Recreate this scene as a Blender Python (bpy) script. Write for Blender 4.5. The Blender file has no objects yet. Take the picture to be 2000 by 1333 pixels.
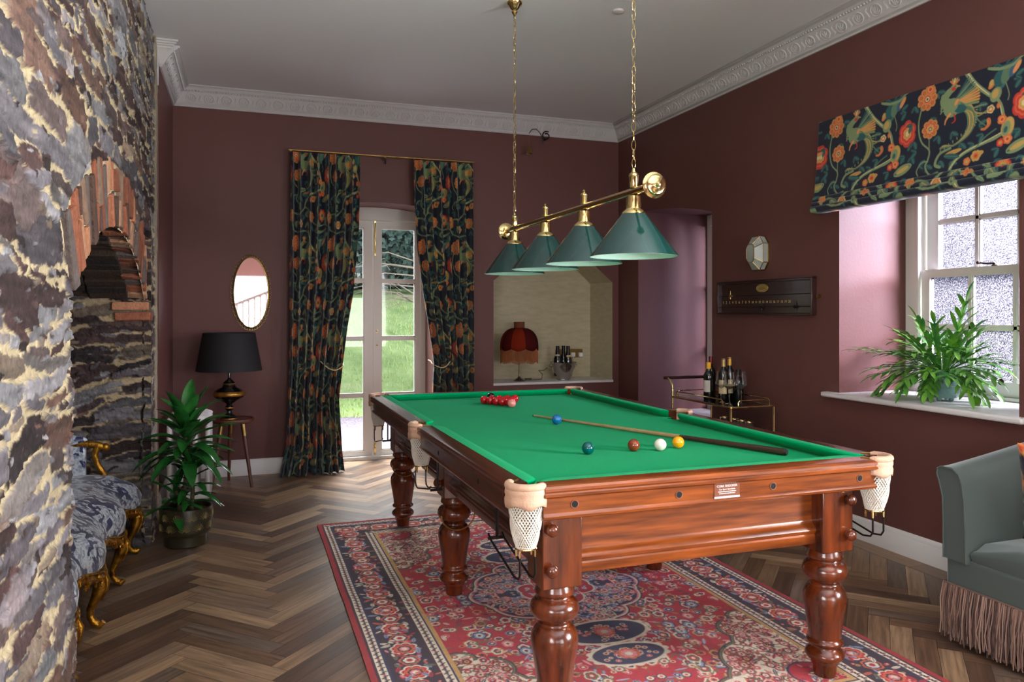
import bpy, math, random
import numpy as np
from mathutils import Vector, Matrix
from mathutils.geometry import tessellate_polygon
random.seed(7)
PI = math.pi
scene = bpy.context.scene
COL = scene.collection

# ---------------------------------------------------------------- camera
H = 1.42
cam_data = bpy.data.cameras.new('camera')
cam = bpy.data.objects.new('camera', cam_data)
COL.objects.link(cam)
cam.location = (0, 0, H)
cam.rotation_euler = (PI / 2, 0, -math.radians(19.41))
cam_data.sensor_width = 36
cam_data.lens = 1487.0 / 2000 * 36
cam_data.shift_y = -(666.5 - 612.4) / 2000
cam_data.clip_start = 0.05
scene.camera = cam

# ---------------------------------------------------------------- world, lights, exposure
scene.view_settings.view_transform = 'Standard'
scene.view_settings.look = 'None'
scene.view_settings.gamma = 1
scene.view_settings.use_curve_mapping = False
scene.view_settings.exposure = 0.0
world = bpy.data.worlds.new('overcast_sky')
scene.world = world
world.use_nodes = True
wn = world.node_tree.nodes
wl = world.node_tree.links
wn.clear()
wo = wn.new('ShaderNodeOutputWorld')
wb = wn.new('ShaderNodeBackground')
wb.inputs['Color'].default_value = (0.86, 0.93, 1.0, 1)
wb.inputs['Strength'].default_value = 2.0
wl.new(wb.outputs[0], wo.inputs[0])


def area_light(name, loc, rot, sx, sy, power, col=(1, 1, 1), spread=180):
    d = bpy.data.lights.new(name, 'AREA')
    d.shape = 'RECTANGLE'
    d.size = sx
    d.size_y = sy
    d.energy = power
    d.color = col
    d.spread = math.radians(spread)
    o = bpy.data.objects.new(name, d)
    o.location = loc
    o.rotation_euler = rot
    COL.objects.link(o)
    return o


# daylight at the windows, then two added fill lamps (an area light's local -Z is its direction)
area_light('daylight_sash_window', (5.45, 1.95, 2.75), (math.radians(-18), math.radians(62), math.radians(-30)), 1.8, 1.8, 6800, (0.97, 0.96, 1.0))
area_light('daylight_side_window', (5.1, 5.3, 1.3), (0, math.radians(90), math.radians(-20)), 1.2, 1.3, 120, (0.72, 0.76, 1.0))
area_light('daylight_garden_door', (1.20, 9.0, 3.9), (math.radians(-50), 0, 0), 3.0, 2.0, 1700, (0.98, 0.98, 1.0))
area_light('daylight_near_window', (4.45, 0.25, 1.45), (0, math.radians(124), 0), 1.7, 1.6, 1000, (0.98, 0.98, 1.0))
area_light('daylight_stair_window', (0.6, -4.6, 1.1), (math.radians(112), 0, 0), 3.2, 2.0, 110, (1.0, 0.98, 0.97))
area_light('added_fill_rear', (2.55, -3.75, 1.3), (math.radians(104), 0, 0), 1.5, 2.3, 90, (1.0, 0.98, 0.97))  # added fill from behind the camera, no known window there
area_light('added_fill_left', (-1.55, -1.2, 1.5), (0, math.radians(-100), 0), 1.5, 2.2, 150, (1.0, 0.98, 0.97))  # added fill to brighten the right wall, no known source on this side


# ---------------------------------------------------------------- colour and material helpers
def lin(c):
    c = c / 255.0
    return c / 12.92 if c <= 0.04045 else ((c + 0.055) / 1.055) ** 2.4


def rgb(r, g, b):
    return (lin(r), lin(g), lin(b), 1.0)


MATS = {}


def mat(name, col, rough=0.5, metal=0.0, noise=None, bump=None, stretch=(1, 1, 1), coat=0.0, spec=0.5,
        sheen=0.0, attr=None, col2=None, trans=0.0, subs=0.0, mottle=None):
    """col/col2 colours mixed by stretched noise=(scale, detail, contrast); bump=(scale, strength)."""
    if name in MATS:
        return MATS[name]
    m = bpy.data.materials.new(name)
    m.use_nodes = True
    nt = m.node_tree
    N, L = nt.nodes, nt.links
    p = N['Principled BSDF']
    p.inputs['Roughness'].default_value = rough
    p.inputs['Metallic'].default_value = metal
    p.inputs['Specular IOR Level'].default_value = spec
    p.inputs['Coat Weight'].default_value = coat
    p.inputs['Coat Roughness'].default_value = 0.12
    p.inputs['Sheen Weight'].default_value = sheen
    p.inputs['Base Color'].default_value = col
    tc = N.new('ShaderNodeTexCoord')
    mp = N.new('ShaderNodeMapping')
    mp.inputs['Scale'].default_value = stretch
    L.new(tc.outputs['Object'], mp.inputs['Vector'])
    src = None
    if attr:
        a = N.new('ShaderNodeAttribute')
        a.attribute_name = attr
        src = a.outputs['Color']
    if noise:
        nz = N.new('ShaderNodeTexNoise')
        nz.inputs['Scale'].default_value = noise[0]
        nz.inputs['Detail'].default_value = noise[1]
        L.new(mp.outputs[0], nz.inputs['Vector'])
        rp = N.new('ShaderNodeMapRange')
        k = noise[2]
        rp.inputs['From Min'].default_value = 0.5 - k
        rp.inputs['From Max'].default_value = 0.5 + k
        L.new(nz.outputs['Fac'], rp.inputs['Value'])
        if attr:
            mx = N.new('ShaderNodeMix')
            mx.data_type = 'RGBA'
            mx.blend_type = 'MULTIPLY'
            mx.inputs['Factor'].default_value = 1
            cr = N.new('ShaderNodeMapRange')
            cr.inputs['To Min'].default_value = 0.72
            cr.inputs['To Max'].default_value = 1.2
            L.new(rp.outputs[0], cr.inputs['Value'])
            L.new(src, mx.inputs['A'])
            L.new(cr.outputs[0], mx.inputs['B'])
            src = mx.outputs['Result']
        else:
            mx = N.new('ShaderNodeMix')
            mx.data_type = 'RGBA'
            c2 = col2 if col2 else (col[0] * .7, col[1] * .7, col[2] * .7, 1)
            mx.inputs['A'].default_value = col
            mx.inputs['B'].default_value = c2
            L.new(rp.outputs[0], mx.inputs['Factor'])
            src = mx.outputs['Result']
    if src is not None:
        L.new(src, p.inputs['Base Color'])
    if bump:
        nb = N.new('ShaderNodeTexNoise')
        nb.inputs['Scale'].default_value = bump[0]
        nb.inputs['Detail'].default_value = 4
        L.new(mp.outputs[0], nb.inputs['Vector'])
        bp = N.new('ShaderNodeBump')
        bp.inputs['Strength'].default_value = bump[1]
        bp.inputs['Distance'].default_value = 0.01
        L.new(nb.outputs['Fac'], bp.inputs['Height'])
        L.new(bp.outputs[0], p.inputs['Normal'])
    if trans:
        p.inputs['Transmission Weight'].default_value = trans
    if subs:
        p.inputs['Subsurface Weight'].default_value = subs
        p.inputs['Subsurface Radius'].default_value = (0.02, 0.02, 0.02)
    MATS[name] = m
    return m


def clear_pane(name, tint=(1, 1, 1, 1), gloss=0.06):
    m = bpy.data.materials.new(name)
    m.use_nodes = True
    N, L = m.node_tree.nodes, m.node_tree.links
    N.clear()
    o = N.new('ShaderNodeOutputMaterial')
    t = N.new('ShaderNodeBsdfTransparent')
    t.inputs[0].default_value = tint
    g = N.new('ShaderNodeBsdfGlossy')
    g.inputs['Roughness'].default_value = 0.02
    lwt = N.new('ShaderNodeLayerWeight')
    lwt.inputs['Blend'].default_value = .5
    pw = N.new('ShaderNodeMath')
    pw.operation = 'POWER'
    pw.inputs[1].default_value = 3.5
    L.new(lwt.outputs['Facing'], pw.inputs[0])
    f = N.new('ShaderNodeMath')
    f.operation = 'MULTIPLY_ADD'
    f.inputs[1].default_value = .7
    f.inputs[2].default_value = .03
    L.new(pw.outputs[0], f.inputs[0])
    x = N.new('ShaderNodeMixShader')
    L.new(f.outputs[0], x.inputs[0])
    L.new(t.outputs[0], x.inputs[1])
    L.new(g.outputs[0], x.inputs[2])
    L.new(x.outputs[0], o.inputs[0])
    return m


# ---------------------------------------------------------------- mesh builder
class MB:
    def __init__(self, M=None):
        self.v = []
        self.f = []
        self.mi = []
        self.M = M
        self.cur = 0
        self.uv = None
        self.fcol = []

    def pt(self, p):
        if self.M is not None:
            q = self.M @ Vector(p)
            self.v.append((q.x, q.y, q.z))
        else:
            self.v.append(tuple(float(c) for c in p))
        return len(self.v) - 1

    def face(self, idx, c=None):
        self.f.append(tuple(idx))
        self.mi.append(self.cur)
        self.fcol.append(c)

    def box(self, x0, x1, y0, y1, z0, z1):
        b = [self.pt(p) for p in ((x0, y0, z0), (x1, y0, z0), (x1, y1, z0), (x0, y1, z0),
                                  (x0, y0, z1), (x1, y0, z1), (x1, y1, z1), (x0, y1, z1))]
        for q in ((0, 3, 2, 1), (4, 5, 6, 7), (0, 1, 5, 4), (1, 2, 6, 5), (2, 3, 7, 6), (3, 0, 4, 7)):
            self.face([b[i] for i in q])
        return self

    def ring(self, c, ax, up, r, n, r2=None):
        ax = Vector(ax).normalized()
        up = Vector(up)
        a = up - ax * up.dot(ax)
        if a.length < 1e-6:
            a = ax.orthogonal()
        a.normalize()
        b = ax.cross(a)
        c = Vector(c)
        r2 = r if r2 is None else r2
        return [self.pt(c + a * (r * math.cos(2 * PI * i / n)) + b * (r2 * math.sin(2 * PI * i / n))) for i in range(n)]

    def bridge(self, A, B, closed=True):
        n = len(A)
        for i in range(n if closed else n - 1):
            j = (i + 1) % n
            self.face((A[i], A[j], B[j], B[i]))

    def cyl(self, p0, p1, r0, r1=None, n=16, caps=True):
        r1 = r0 if r1 is None else r1
        d = Vector(p1) - Vector(p0)
        u = Vector((0, 0, 1)) if abs(d.normalized().z) < .9 else Vector((1, 0, 0))
        A = self.ring(p0, d, u, r0, n)
        B = self.ring(p1, d, u, r1, n)
        self.bridge(A, B)
        if caps:
            self.face(list(reversed(A)))
            self.face(B)
        return self

    def lathe(self, prof, c=(0, 0, 0), n=24, ax=(0, 0, 1), cap=True, wob=None):
        ax = Vector(ax).normalized()
        c = Vector(c)
        u = Vector((1, 0, 0)) if abs(ax.x) < .9 else Vector((0, 1, 0))
        prev = None
        for k, (r, z) in enumerate(prof):
            R = self.ring(c + ax * z, ax, u, max(r, 1e-4), n)
            if prev:
                self.bridge(prev, R)
            elif cap and r > 1e-3:
                self.face(list(reversed(R)))
            prev = R
        if cap and prof[-1][0] > 1e-3:
            self.face(prev)
        return self

    def tube(self, pts, r, n=8, closed=False, caps=True, flat=None):
        P = [Vector(p) for p in pts]
        m = len(P)
        rings = []
        t0 = (P[1] - P[0]).normalized()
        up = t0.orthogonal().normalized()
        for i in range(m):
            if closed:
                t = (P[(i + 1) % m] - P[i - 1]).normalized()
            else:
                t = (P[min(i + 1, m - 1)] - P[max(i - 1, 0)]).normalized()
            up = (up - t * up.dot(t))
            if up.length < 1e-6:
                up = t.orthogonal()
            up.normalize()
            rr = r[i] if isinstance(r, (list, tuple)) else r
            rings.append(self.ring(P[i], t, up, rr, n))
        for i in range(m - 1):
            self.bridge(rings[i], rings[i + 1])
        if closed:
            # pick the rotation that best matches
            best = min(range(n), key=lambda k: (Vector(self.v[rings[-1][0]]) - Vector(self.v[rings[0][k]])).length)
            A, B = rings[-1], [rings[0][(best + i) % n] for i in range(n)]
            self.bridge(A, B)
        elif caps:
            self.face(list(reversed(rings[0])))
            self.face(rings[-1])
        return self

    def sphere(self, c, r, n=16, m=10, s=(1, 1, 1)):
        c = Vector(c)
        rows = []
        for j in range(1, m):
            th = PI * j / m
            rows.append([self.pt((c.x + s[0] * r * math.sin(th) * math.cos(2 * PI * i / n),
                                  c.y + s[1] * r * math.sin(th) * math.sin(2 * PI * i / n),
                                  c.z + s[2] * r * math.cos(th))) for i in range(n)])
        t = self.pt((c.x, c.y, c.z + s[2] * r))
        b = self.pt((c.x, c.y, c.z - s[2] * r))
        for j in range(len(rows) - 1):
            self.bridge(rows[j + 1], rows[j])
        for i in range(n):
            self.face((t, rows[0][i], rows[0][(i + 1) % n]))
            self.face((b, rows[-1][(i + 1) % n], rows[-1][i]))
        return self

    def prism(self, poly, fn, d0, d1):
        """poly: 2-D outline, fn(a,b,d)->xyz"""
        A = [self.pt(fn(a, b, d0)) for a, b in poly]
        B = [self.pt(fn(a, b, d1)) for a, b in poly]
        self.face(list(reversed(A)))
        self.face(B)
        self.bridge(A, B)
        return self

    def holed(self, outer, holes, fn, d=0.0):
        """flat polygon with holes, as triangles"""
        polys = [[Vector((a, b, 0)) for a, b in outer]] + [[Vector((a, b, 0)) for a, b in h] for h in holes]
        flat = [q for pl in polys for q in pl]
        ids = [self.pt(fn(q.x, q.y, d)) for q in flat]
        for t in tessellate_polygon(polys):
            self.face([ids[i] for i in t])
        return self

    def strip(self, line, fn, d0, d1, closed=True):
        A = [self.pt(fn(a, b, d0)) for a, b in line]
        B = [self.pt(fn(a, b, d1)) for a, b in line]
        self.bridge(A, B, closed)
        return self

    def extr(self, prof, A, B, out, mA=0.0, mB=0.0, closed=True):
        """profile (o,z) swept from A to B; out = outward unit vector; mA/mB shear the ends for mitres"""
        A, B, out = Vector(A), Vector(B), Vector(out)
        t = (B - A).normalized()
        R0 = [self.pt(A + out * o + Vector((0, 0, z)) + t * (mA * o)) for o, z in prof]
        R1 = [self.pt(B + out * o + Vector((0, 0, z)) - t * (mB * o)) for o, z in prof]
        self.bridge(R0, R1, closed)
        if closed:
            self.face(list(reversed(R0)))
            self.face(R1)
        return self

    def grid(self, P, cols=None, closed_u=False):
        """P[j][i] rows of points"""
        rows = [[self.pt(p) for p in row] for row in P]
        for j in range(len(rows) - 1):
            n = len(rows[j])
            for i in range(n if closed_u else n - 1):
                k = (i + 1) % n
                self.face((rows[j][i], rows[j][k], rows[j + 1][k], rows[j + 1][i]))
        return rows

    def build(self, name, mats, parent=None, loc=None, smooth=True, angle=40, bevel=None, bseg=2, kind=None,
              label=None, solid=None, subd=0, recalc=False):
        me = bpy.data.meshes.new(name)
        off = Vector((0, 0, 0))
        if parent is not None:
            off = Vector(parent.get('_w', (0, 0, 0)))
        elif loc is not None:
            off = Vector(loc)
        V = np.array(self.v, dtype=float)
        if len(V):
            V = V - np.array(off)
        me.from_pydata(V.tolist(), [], self.f)
        if not isinstance(mats, (list, tuple)):
            mats = [mats]
        for m in mats:
            me.materials.append(m)
        if len(mats) > 1:
            me.polygons.foreach_set('material_index', self.mi)
        if any(c is not None for c in self.fcol):
            ca = me.color_attributes.new('tone', 'FLOAT_COLOR', 'CORNER')
            data = []
            for fa, c in zip(self.f, self.fcol):
                c = c if c is not None else (1, 1, 1, 1)
                data.extend(list(c) * len(fa))
            ca.data.foreach_set('color', data)
        me.validate()
        if recalc:
            import bmesh
            bm_ = bmesh.new()
            bm_.from_mesh(me)
            bmesh.ops.recalc_face_normals(bm_, faces=bm_.faces)
            bm_.to_mesh(me)
            bm_.free()
        if smooth:
            me.shade_smooth()
            me.set_sharp_from_angle(angle=math.radians(angle))
        me.update()
        o = bpy.data.objects.new(name, me)
        COL.objects.link(o)
        if parent is not None:
            o.parent = parent
        elif loc is not None:
            o.location = loc
        o['_w'] = tuple(off)
        if solid:
            s = o.modifiers.new('thickness', 'SOLIDIFY')
            s.thickness = solid
            s.offset = 0
        if bevel:
            b = o.modifiers.new('bevel', 'BEVEL')
            b.width = bevel
            b.segments = bseg
            b.limit_method = 'ANGLE'
            b.angle_limit = math.radians(40)
            b.harden_normals = False
        if subd:
            b = o.modifiers.new('subd', 'SUBSURF')
            b.levels = subd
            b.render_levels = subd
        if kind:
            o['kind'] = kind
        if label:
            o['label'] = label
        return o


def tag(o, label, cat, group=None, kind=None):
    o['label'] = label
    o['category'] = cat
    if group:
        o['group'] = group
    if kind:
        o['kind'] = kind
    return o


def thing(name, loc, label, cat, group=None, kind=None):
    o = bpy.data.objects.new(name, None)
    o.empty_display_size = 0.1
    o.location = loc
    o['_w'] = tuple(loc)
    COL.objects.link(o)
    return tag(o, label, cat, group, kind)


def copy_thing(root, loc, label=None):
    def cp(o, par):
        c = o.copy()
        COL.objects.link(c)
        if par is not None:
            c.parent = par
        for ch in [x for x in bpy.data.objects if x.parent == o]:
            cp(ch, c)
        return c
    r = cp(root, None)
    r.location = loc
    if label:
        r['label'] = label
    return r


def text_part(body, name, m, parent, M, size, depth=0.0006, align='CENTER', label=None):
    cu = bpy.data.curves.new(name, 'FONT')
    cu.body = body
    cu.size = size
    cu.extrude = depth
    cu.align_x = align
    cu.resolution_u = 3
    t = bpy.data.objects.new(name + '_tmp', cu)
    COL.objects.link(t)
    dg = bpy.context.evaluated_depsgraph_get()
    me = bpy.data.meshes.new_from_object(t.evaluated_get(dg))
    bpy.data.objects.remove(t)
    me.materials.clear()
    me.materials.append(m)
    off = Vector(parent.get('_w', (0, 0, 0)))
    me.transform(Matrix.Translation(-off) @ M)
    me.name = name
    o = bpy.data.objects.new(name, me)
    COL.objects.link(o)
    o.parent = parent
    if label:
        o['label'] = label
    return o


def color_grid(name, P, C, m, parent=None, loc=None, smooth=True, mask=None, closed_u=False, solid=None):
    """P (rows,cols,3) points, C (rows,cols,3) linear colours per vertex, numpy fast path"""
    h, w = P.shape[:2]
    off = np.zeros(3)
    if parent is not None:
        off = np.array(parent.get('_w', (0, 0, 0)))
    elif loc is not None:
        off = np.array(loc)
    V = (P.reshape(-1, 3) - off).astype(np.float32)
    idx = np.arange(h * w).reshape(h, w)
    Q = np.stack([idx[:-1, :-1], idx[:-1, 1:], idx[1:, 1:], idx[1:, :-1]], -1).reshape(-1, 4)
    if mask is not None:
        keep = mask.reshape(-1)
        Q = Q[keep]
        used = np.zeros(h * w, bool)
        used[Q.reshape(-1)] = True
        remap = np.cumsum(used) - 1
        V = V[used]
        Q = remap[Q]
        C = C.reshape(-1, 3)[used]
    me = bpy.data.meshes.new(name)
    me.vertices.add(len(V))
    me.vertices.foreach_set('co', V.reshape(-1))
    me.loops.add(len(Q) * 4)
    me.loops.foreach_set('vertex_index', Q.reshape(-1).astype(np.int32))
    me.polygons.add(len(Q))
    me.polygons.foreach_set('loop_start', (np.arange(len(Q)) * 4).astype(np.int32))
    me.update(calc_edges=True)
    ca = me.color_attributes.new('tone', 'FLOAT_COLOR', 'POINT')
    cc = np.ones((len(V), 4), np.float32)
    cc[:, :3] = C.reshape(-1, 3)
    ca.data.foreach_set('color', cc.reshape(-1))
    me.materials.append(m)
    if smooth:
        me.shade_smooth()
    o = bpy.data.objects.new(name, me)
    COL.objects.link(o)
    if parent is not None:
        o.parent = parent
    elif loc is not None:
        o.location = loc
    o['_w'] = tuple(float(a) for a in off)
    if solid:
        s = o.modifiers.new('thickness', 'SOLIDIFY')
        s.thickness = solid
        s.offset = -1
    return o


# ---------------------------------------------------------------- pattern drawing on an array (woven into vertex colours)
class Canvas:
    def __init__(self, w, h, res, bg):
        self.res = res
        self.nx, self.ny = int(w / res) + 1, int(h / res) + 1
        self.a = np.empty((self.ny, self.nx, 3))
        self.a[:] = self.c(bg)

    @staticmethod
    def c(s):
        return np.array([lin(s[0]), lin(s[1]), lin(s[2])])

    def win(self, x0, x1, y0, y1):
        r = self.res
        i0, i1 = max(0, int(x0 / r)), min(self.nx, int(x1 / r) + 2)
        j0, j1 = max(0, int(y0 / r)), min(self.ny, int(y1 / r) + 2)
        if i0 >= i1 or j0 >= j1:
            return None
        X, Y = np.meshgrid(np.arange(i0, i1) * r, np.arange(j0, j1) * r)
        return i0, i1, j0, j1, X, Y

    def put(self, w, d, col, al=1.0):
        """d: signed distance (negative inside)"""
        i0, i1, j0, j1, X, Y = w
        k = np.clip(0.5 - d / self.res, 0, 1)[..., None] * al
        self.a[j0:j1, i0:i1] = self.a[j0:j1, i0:i1] * (1 - k) + self.c(col) * k

    def ell(self, cx, cy, rx, ry, ang, col, al=1.0):
        R = max(rx, ry) + self.res * 2
        w = self.win(cx - R, cx + R, cy - R, cy + R)
        if w is None:
            return
        X, Y = w[4] - cx, w[5] - cy
        c, s = math.cos(ang), math.sin(ang)
        u, v = (X * c + Y * s) / rx, (-X * s + Y * c) / ry
        self.put(w, (np.sqrt(u * u + v * v) - 1) * min(rx, ry), col, al)

    def leaf(self, cx, cy, L, W, ang, col, vein=None):
        R = L + self.res * 2
        ex, ey = cx + math.cos(ang) * L / 2, cy + math.sin(ang) * L / 2
        w = self.win(ex - R / 2 - .01, ex + R / 2 + .01, ey - R / 2 - .01, ey + R / 2 + .01)
        if w is None:
            return
        X, Y = w[4] - cx, w[5] - cy
        c, s = math.cos(ang), math.sin(ang)
        u, v = (X * c + Y * s) / L, (-X * s + Y * c)
        hw = W / 2 * np.sqrt(np.clip(np.sin(np.clip(u, 0, 1) * PI), 0, 1))
        d = np.abs(v) - hw
        d = np.where((u < 0) | (u > 1), 1, d)
        self.put(w, d, col)
        if vein:
            self.put(w, np.where((u < .05) | (u > .9), 1, np.abs(v) - W * .07), vein)

    def stroke(self, pts, wid, col, smooth=True):
        P = [np.array(p, float) for p in pts]
        if smooth and len(P) > 2:
            Q = []
            n = len(P)
            for i in range(n - 1):
                p0, p1, p2, p3 = P[max(i - 1, 0)], P[i], P[i + 1], P[min(i + 2, n - 1)]
                for t in np.linspace(0, 1, 6, endpoint=False):
                    Q.append(.5 * ((2 * p1) + (-p0 + p2) * t + (2 * p0 - 5 * p1 + 4 * p2 - p3) * t * t + (-p0 + 3 * p1 - 3 * p2 + p3) * t ** 3))
            Q.append(P[-1])
            P = Q
        m = len(P)
        for i in range(m - 1):
            A, B = P[i], P[i + 1]
            if isinstance(wid, (tuple, list)):
                w0 = wid[0] + (wid[1] - wid[0]) * (i + .5) / m
            else:
                w0 = wid
            hw = w0 / 2
            w = self.win(min(A[0], B[0]) - hw - .005, max(A[0], B[0]) + hw + .005, min(A[1], B[1]) - hw - .005, max(A[1], B[1]) + hw + .005)
            if w is None:
                continue
            X, Y = w[4] - A[0], w[5] - A[1]
            D = B - A
            L2 = max(D @ D, 1e-9)
            t = np.clip((X * D[0] + Y * D[1]) / L2, 0, 1)
            self.put(w, np.hypot(X - t * D[0], Y - t * D[1]) - hw, col)

    def flower(self, cx, cy, r, n, cols, ph=0.0, sq=1.0):
        """concentric petalled rings, outermost first"""
        R = r * 1.1 + self.res * 2
        w = self.win(cx - R, cx + R, cy - R, cy + R)
        if w is None:
            return
        X, Y = (w[4] - cx), (w[5] - cy) / sq
        th = np.arctan2(Y, X) + ph
        rr = np.hypot(X, Y)
        for k, (fr, col) in enumerate(cols):
            rad = r * fr * (0.80 + 0.2 * np.abs(np.cos(n * th / 2)) ** .6)
            self.put(w, rr - rad, col)

    def sample(self, U, V):
        i = np.clip((U / self.res).round().astype(int), 0, self.nx - 1)
        j = np.clip((V / self.res).round().astype(int), 0, self.ny - 1)
        return self.a[j, i]


def vnoise(X, Y, seed=0, octaves=4):
    """cheap value noise, vectorised"""
    rs = np.random.RandomState(seed)
    T = rs.rand(256, 256)
    out = np.zeros_like(X)
    amp, tot = 1.0, 0
    for o in range(octaves):
        x, y = X * 2 ** o + 17.3 * o, Y * 2 ** o + 5.1 * o
        xi, yi = np.floor(x).astype(int), np.floor(y).astype(int)
        fx, fy = x - xi, y - yi
        fx, fy = fx * fx * (3 - 2 * fx), fy * fy * (3 - 2 * fy)
        a = T[yi % 256, xi % 256]
        b = T[yi % 256, (xi + 1) % 256]
        c = T[(yi + 1) % 256, xi % 256]
        d = T[(yi + 1) % 256, (xi + 1) % 256]
        out += amp * (a * (1 - fx) * (1 - fy) + b * fx * (1 - fy) + c * (1 - fx) * fy + d * fx * fy)
        tot += amp
        amp *= .5
    return out / tot
# ================================================================ materials
plum = mat('plum_wall_paint', rgb(106, 68, 62), .5, noise=(1.3, 3, .3), col2=rgb(100, 63, 58), bump=(60, .06), spec=.35)
white_paint = mat('white_gloss_paint', rgb(222, 220, 216), .35, spec=.5)
cornice_m = mat('cornice_plaster', rgb(205, 203, 202), .75, spec=.2)
ceiling_m = mat('ceiling_paint', rgb(234, 234, 236), .8, noise=(.7, 2, .3), col2=rgb(231, 231, 233), spec=.2)
cream_plaster = mat('cream_lime_plaster', rgb(196, 188, 158), .8, noise=(9, 5, .25), col2=rgb(178, 169, 138), bump=(30, .35), stretch=(1, 1, 3.5), spec=.2)
mahog = dict(rough=.24, coat=.3)
mahogany_x_lit = mat('mahogany_across_lit', rgb(150, 76, 26), noise=(3.2, 6, .24), col2=rgb(76, 33, 13), stretch=(1.2, 8, 14), **mahog)  # end-rail copy of the wood, light on the near end put into its colour
mahogany_y_shaded = mat('mahogany_along_shaded', rgb(92, 46, 26), noise=(3.2, 6, .22), col2=rgb(54, 25, 16), stretch=(8, 1.2, 14), **mahog)  # same mahogany, darkened to paint in the shade on the table's sides
mahogany_z = mat('mahogany_grain_upright', rgb(116, 52, 20), noise=(3, 6, .2), col2=rgb(56, 23, 11), stretch=(9, 9, 1.2), rough=.22, coat=.5)
baize = mat('green_baize', rgb(0, 158, 96), 1.0, noise=(180, 2, .3), col2=rgb(0, 148, 88), bump=(400, .12), spec=.0, sheen=.10)
baize.node_tree.nodes['Principled BSDF'].inputs['Sheen Tint'].default_value = (.45, 1, .75, 1)
baize.node_tree.nodes['Principled BSDF'].inputs['Sheen Roughness'].default_value = .35
brass = mat('polished_brass', rgb(234, 212, 150), .13, 1.0)
old_brass = mat('aged_brass', rgb(190, 160, 96), .32, 1.0, noise=(12, 3, .25), col2=rgb(140, 112, 62))
gilt = mat('gilded_wood', rgb(196, 142, 44), .34, .85, noise=(26, 4, .2), col2=rgb(104, 62, 18), bump=(50, .5))
black_metal = mat('black_iron', rgb(22, 20, 20), .4, .3)
blk = mat('black_void', rgb(8, 7, 7), .9)
leather = mat('tan_pocket_leather', rgb(214, 176, 148), .6, noise=(30, 3, .3), col2=rgb(196, 156, 128), bump=(160, .2))
net_m = mat('white_net_cord', rgb(226, 222, 210), .85)
shade_green = mat('green_enamel', rgb(8, 60, 56), .10, coat=.6, spec=.6)
shade_in = mat('pale_mint_enamel', rgb(216, 248, 236), .25, spec=.5)
door_glass = clear_pane('clear_window_glass')


# ================================================================ setting
XL, XR, YB, ZC, YF = -0.57, 3.66, 7.07, 3.35, -3.2


def plan_y(a, b, d):     # wall_back: a=x, b=z, d into the wall
    return (a, YB + d, b)


def plan_r(a, b, d):     # wall_right: a=y, b=z
    return (XR + d, a, b)


def plan_f(a, b, d):
    return (a, YF - d, b)


def rect(a0, a1, b0, b1):
    return [(a0, b0), (a1, b0), (a1, b1), (a0, b1)]


# --- back wall: arched door opening and the chamfered niche
DX0, DX1 = 0.715, 1.705
arch = [(DX0, 0.0), (DX1, 0.0)] + [(1.21 + (DX1 - 1.21) * math.cos(t), 2.365 + 0.085 * math.sin(t)) for t in np.linspace(0, PI, 15)]
niche = [(2.30, .735), (3.59, .735), (3.59, 1.74), (3.40, 1.90), (3.20, 1.99), (2.69, 1.99), (2.49, 1.90), (2.30, 1.74)]
w = MB()
w.holed(rect(XL - .3, XR + .0, 0, ZC), [[(a, max(b, .0005)) for a, b in arch], niche], plan_y)
w.strip(arch[1:] + [arch[0]], plan_y, 0, .36, closed=False)
wb_ = w.build('wall_back', plum, smooth=False, kind='structure')
w = MB()
nback = [(a * 0.94 + 2.945 * .06, b if b > 1 else b) for a, b in niche]
A = [w.pt(plan_y(a, b, 0.0)) for a, b in niche]
B = [w.pt(plan_y(a, b, 0.45)) for a, b in nback]
w.bridge(A, B)
w.face(B)
w.build('niche_lining', cream_plaster, parent=wb_, smooth=False)
w = MB()
w.box(2.295, 3.595, YB - .012, YB + .45, .712, .7355)
w.build('niche_shelf', white_paint, parent=wb_, bevel=.003)

# --- right wall: sash window, low side window recess, near window
R1 = rect(2.75, 3.97, .86, 2.45)
R2 = rect(5.40, 6.65, .42, 2.42)
R3 = rect(-0.55, 1.05, .9, 2.45)
w = MB()
R2 = [(5.40, .42), (6.65, .42), (6.65, 2.415), (6.3, 2.40), (5.9, 2.36), (5.6, 2.31), (5.40, 2.262)]
w.holed(rect(YF, YB, 0, ZC), [R1, R2, R3], plan_r)
w.strip(R1, plan_r, 0, .72)
w.strip(R2, plan_r, 0, .86)
w.strip(R3, plan_r, 0, .40)
wr_ = w.build('wall_right', plum, smooth=False, kind='structure')

# --- left wall beyond the stonework, front wall (behind the camera) with the stair opening
w = MB()
w.face([w.pt(p) for p in ((XL, 5.93, 0), (XL, YB, 0), (XL, YB, ZC), (XL, 5.93, ZC))])
w.build('wall_left', plum, smooth=False, kind='structure')
w = MB()
RL = rect(-2.3, -.1, .8, 2.3)  # invented opening that lets the left fill lamp in
plan_l = lambda a, b, d: (-1.3 - d, a, b)
w.holed(rect(YF, 1.46, 0, ZC), [RL], plan_l)
w.strip(RL, plan_l, 0, .2)
w.face([w.pt(p) for p in ((-1.3, 1.46, 0), (-.6, 1.46, 0), (-.6, 1.46, ZC), (-1.3, 1.46, ZC))])
w.build('wall_left_near', plum, smooth=False, kind='structure')
w = MB()
RO = rect(-1.0, 1.6, 1.0, 2.22)
RW_ = rect(1.85, 3.25, .4, 2.6)  # second opening, added for the rear fill lamp
w.holed(rect(-2.6, XR, 0, ZC), [RO, RW_], plan_f)
w.strip(RO, plan_f, 0, .12)
w.strip(RW_, plan_f, 0, .3)
wf_ = w.build('wall_front', plum, smooth=False, kind='structure')
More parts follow.
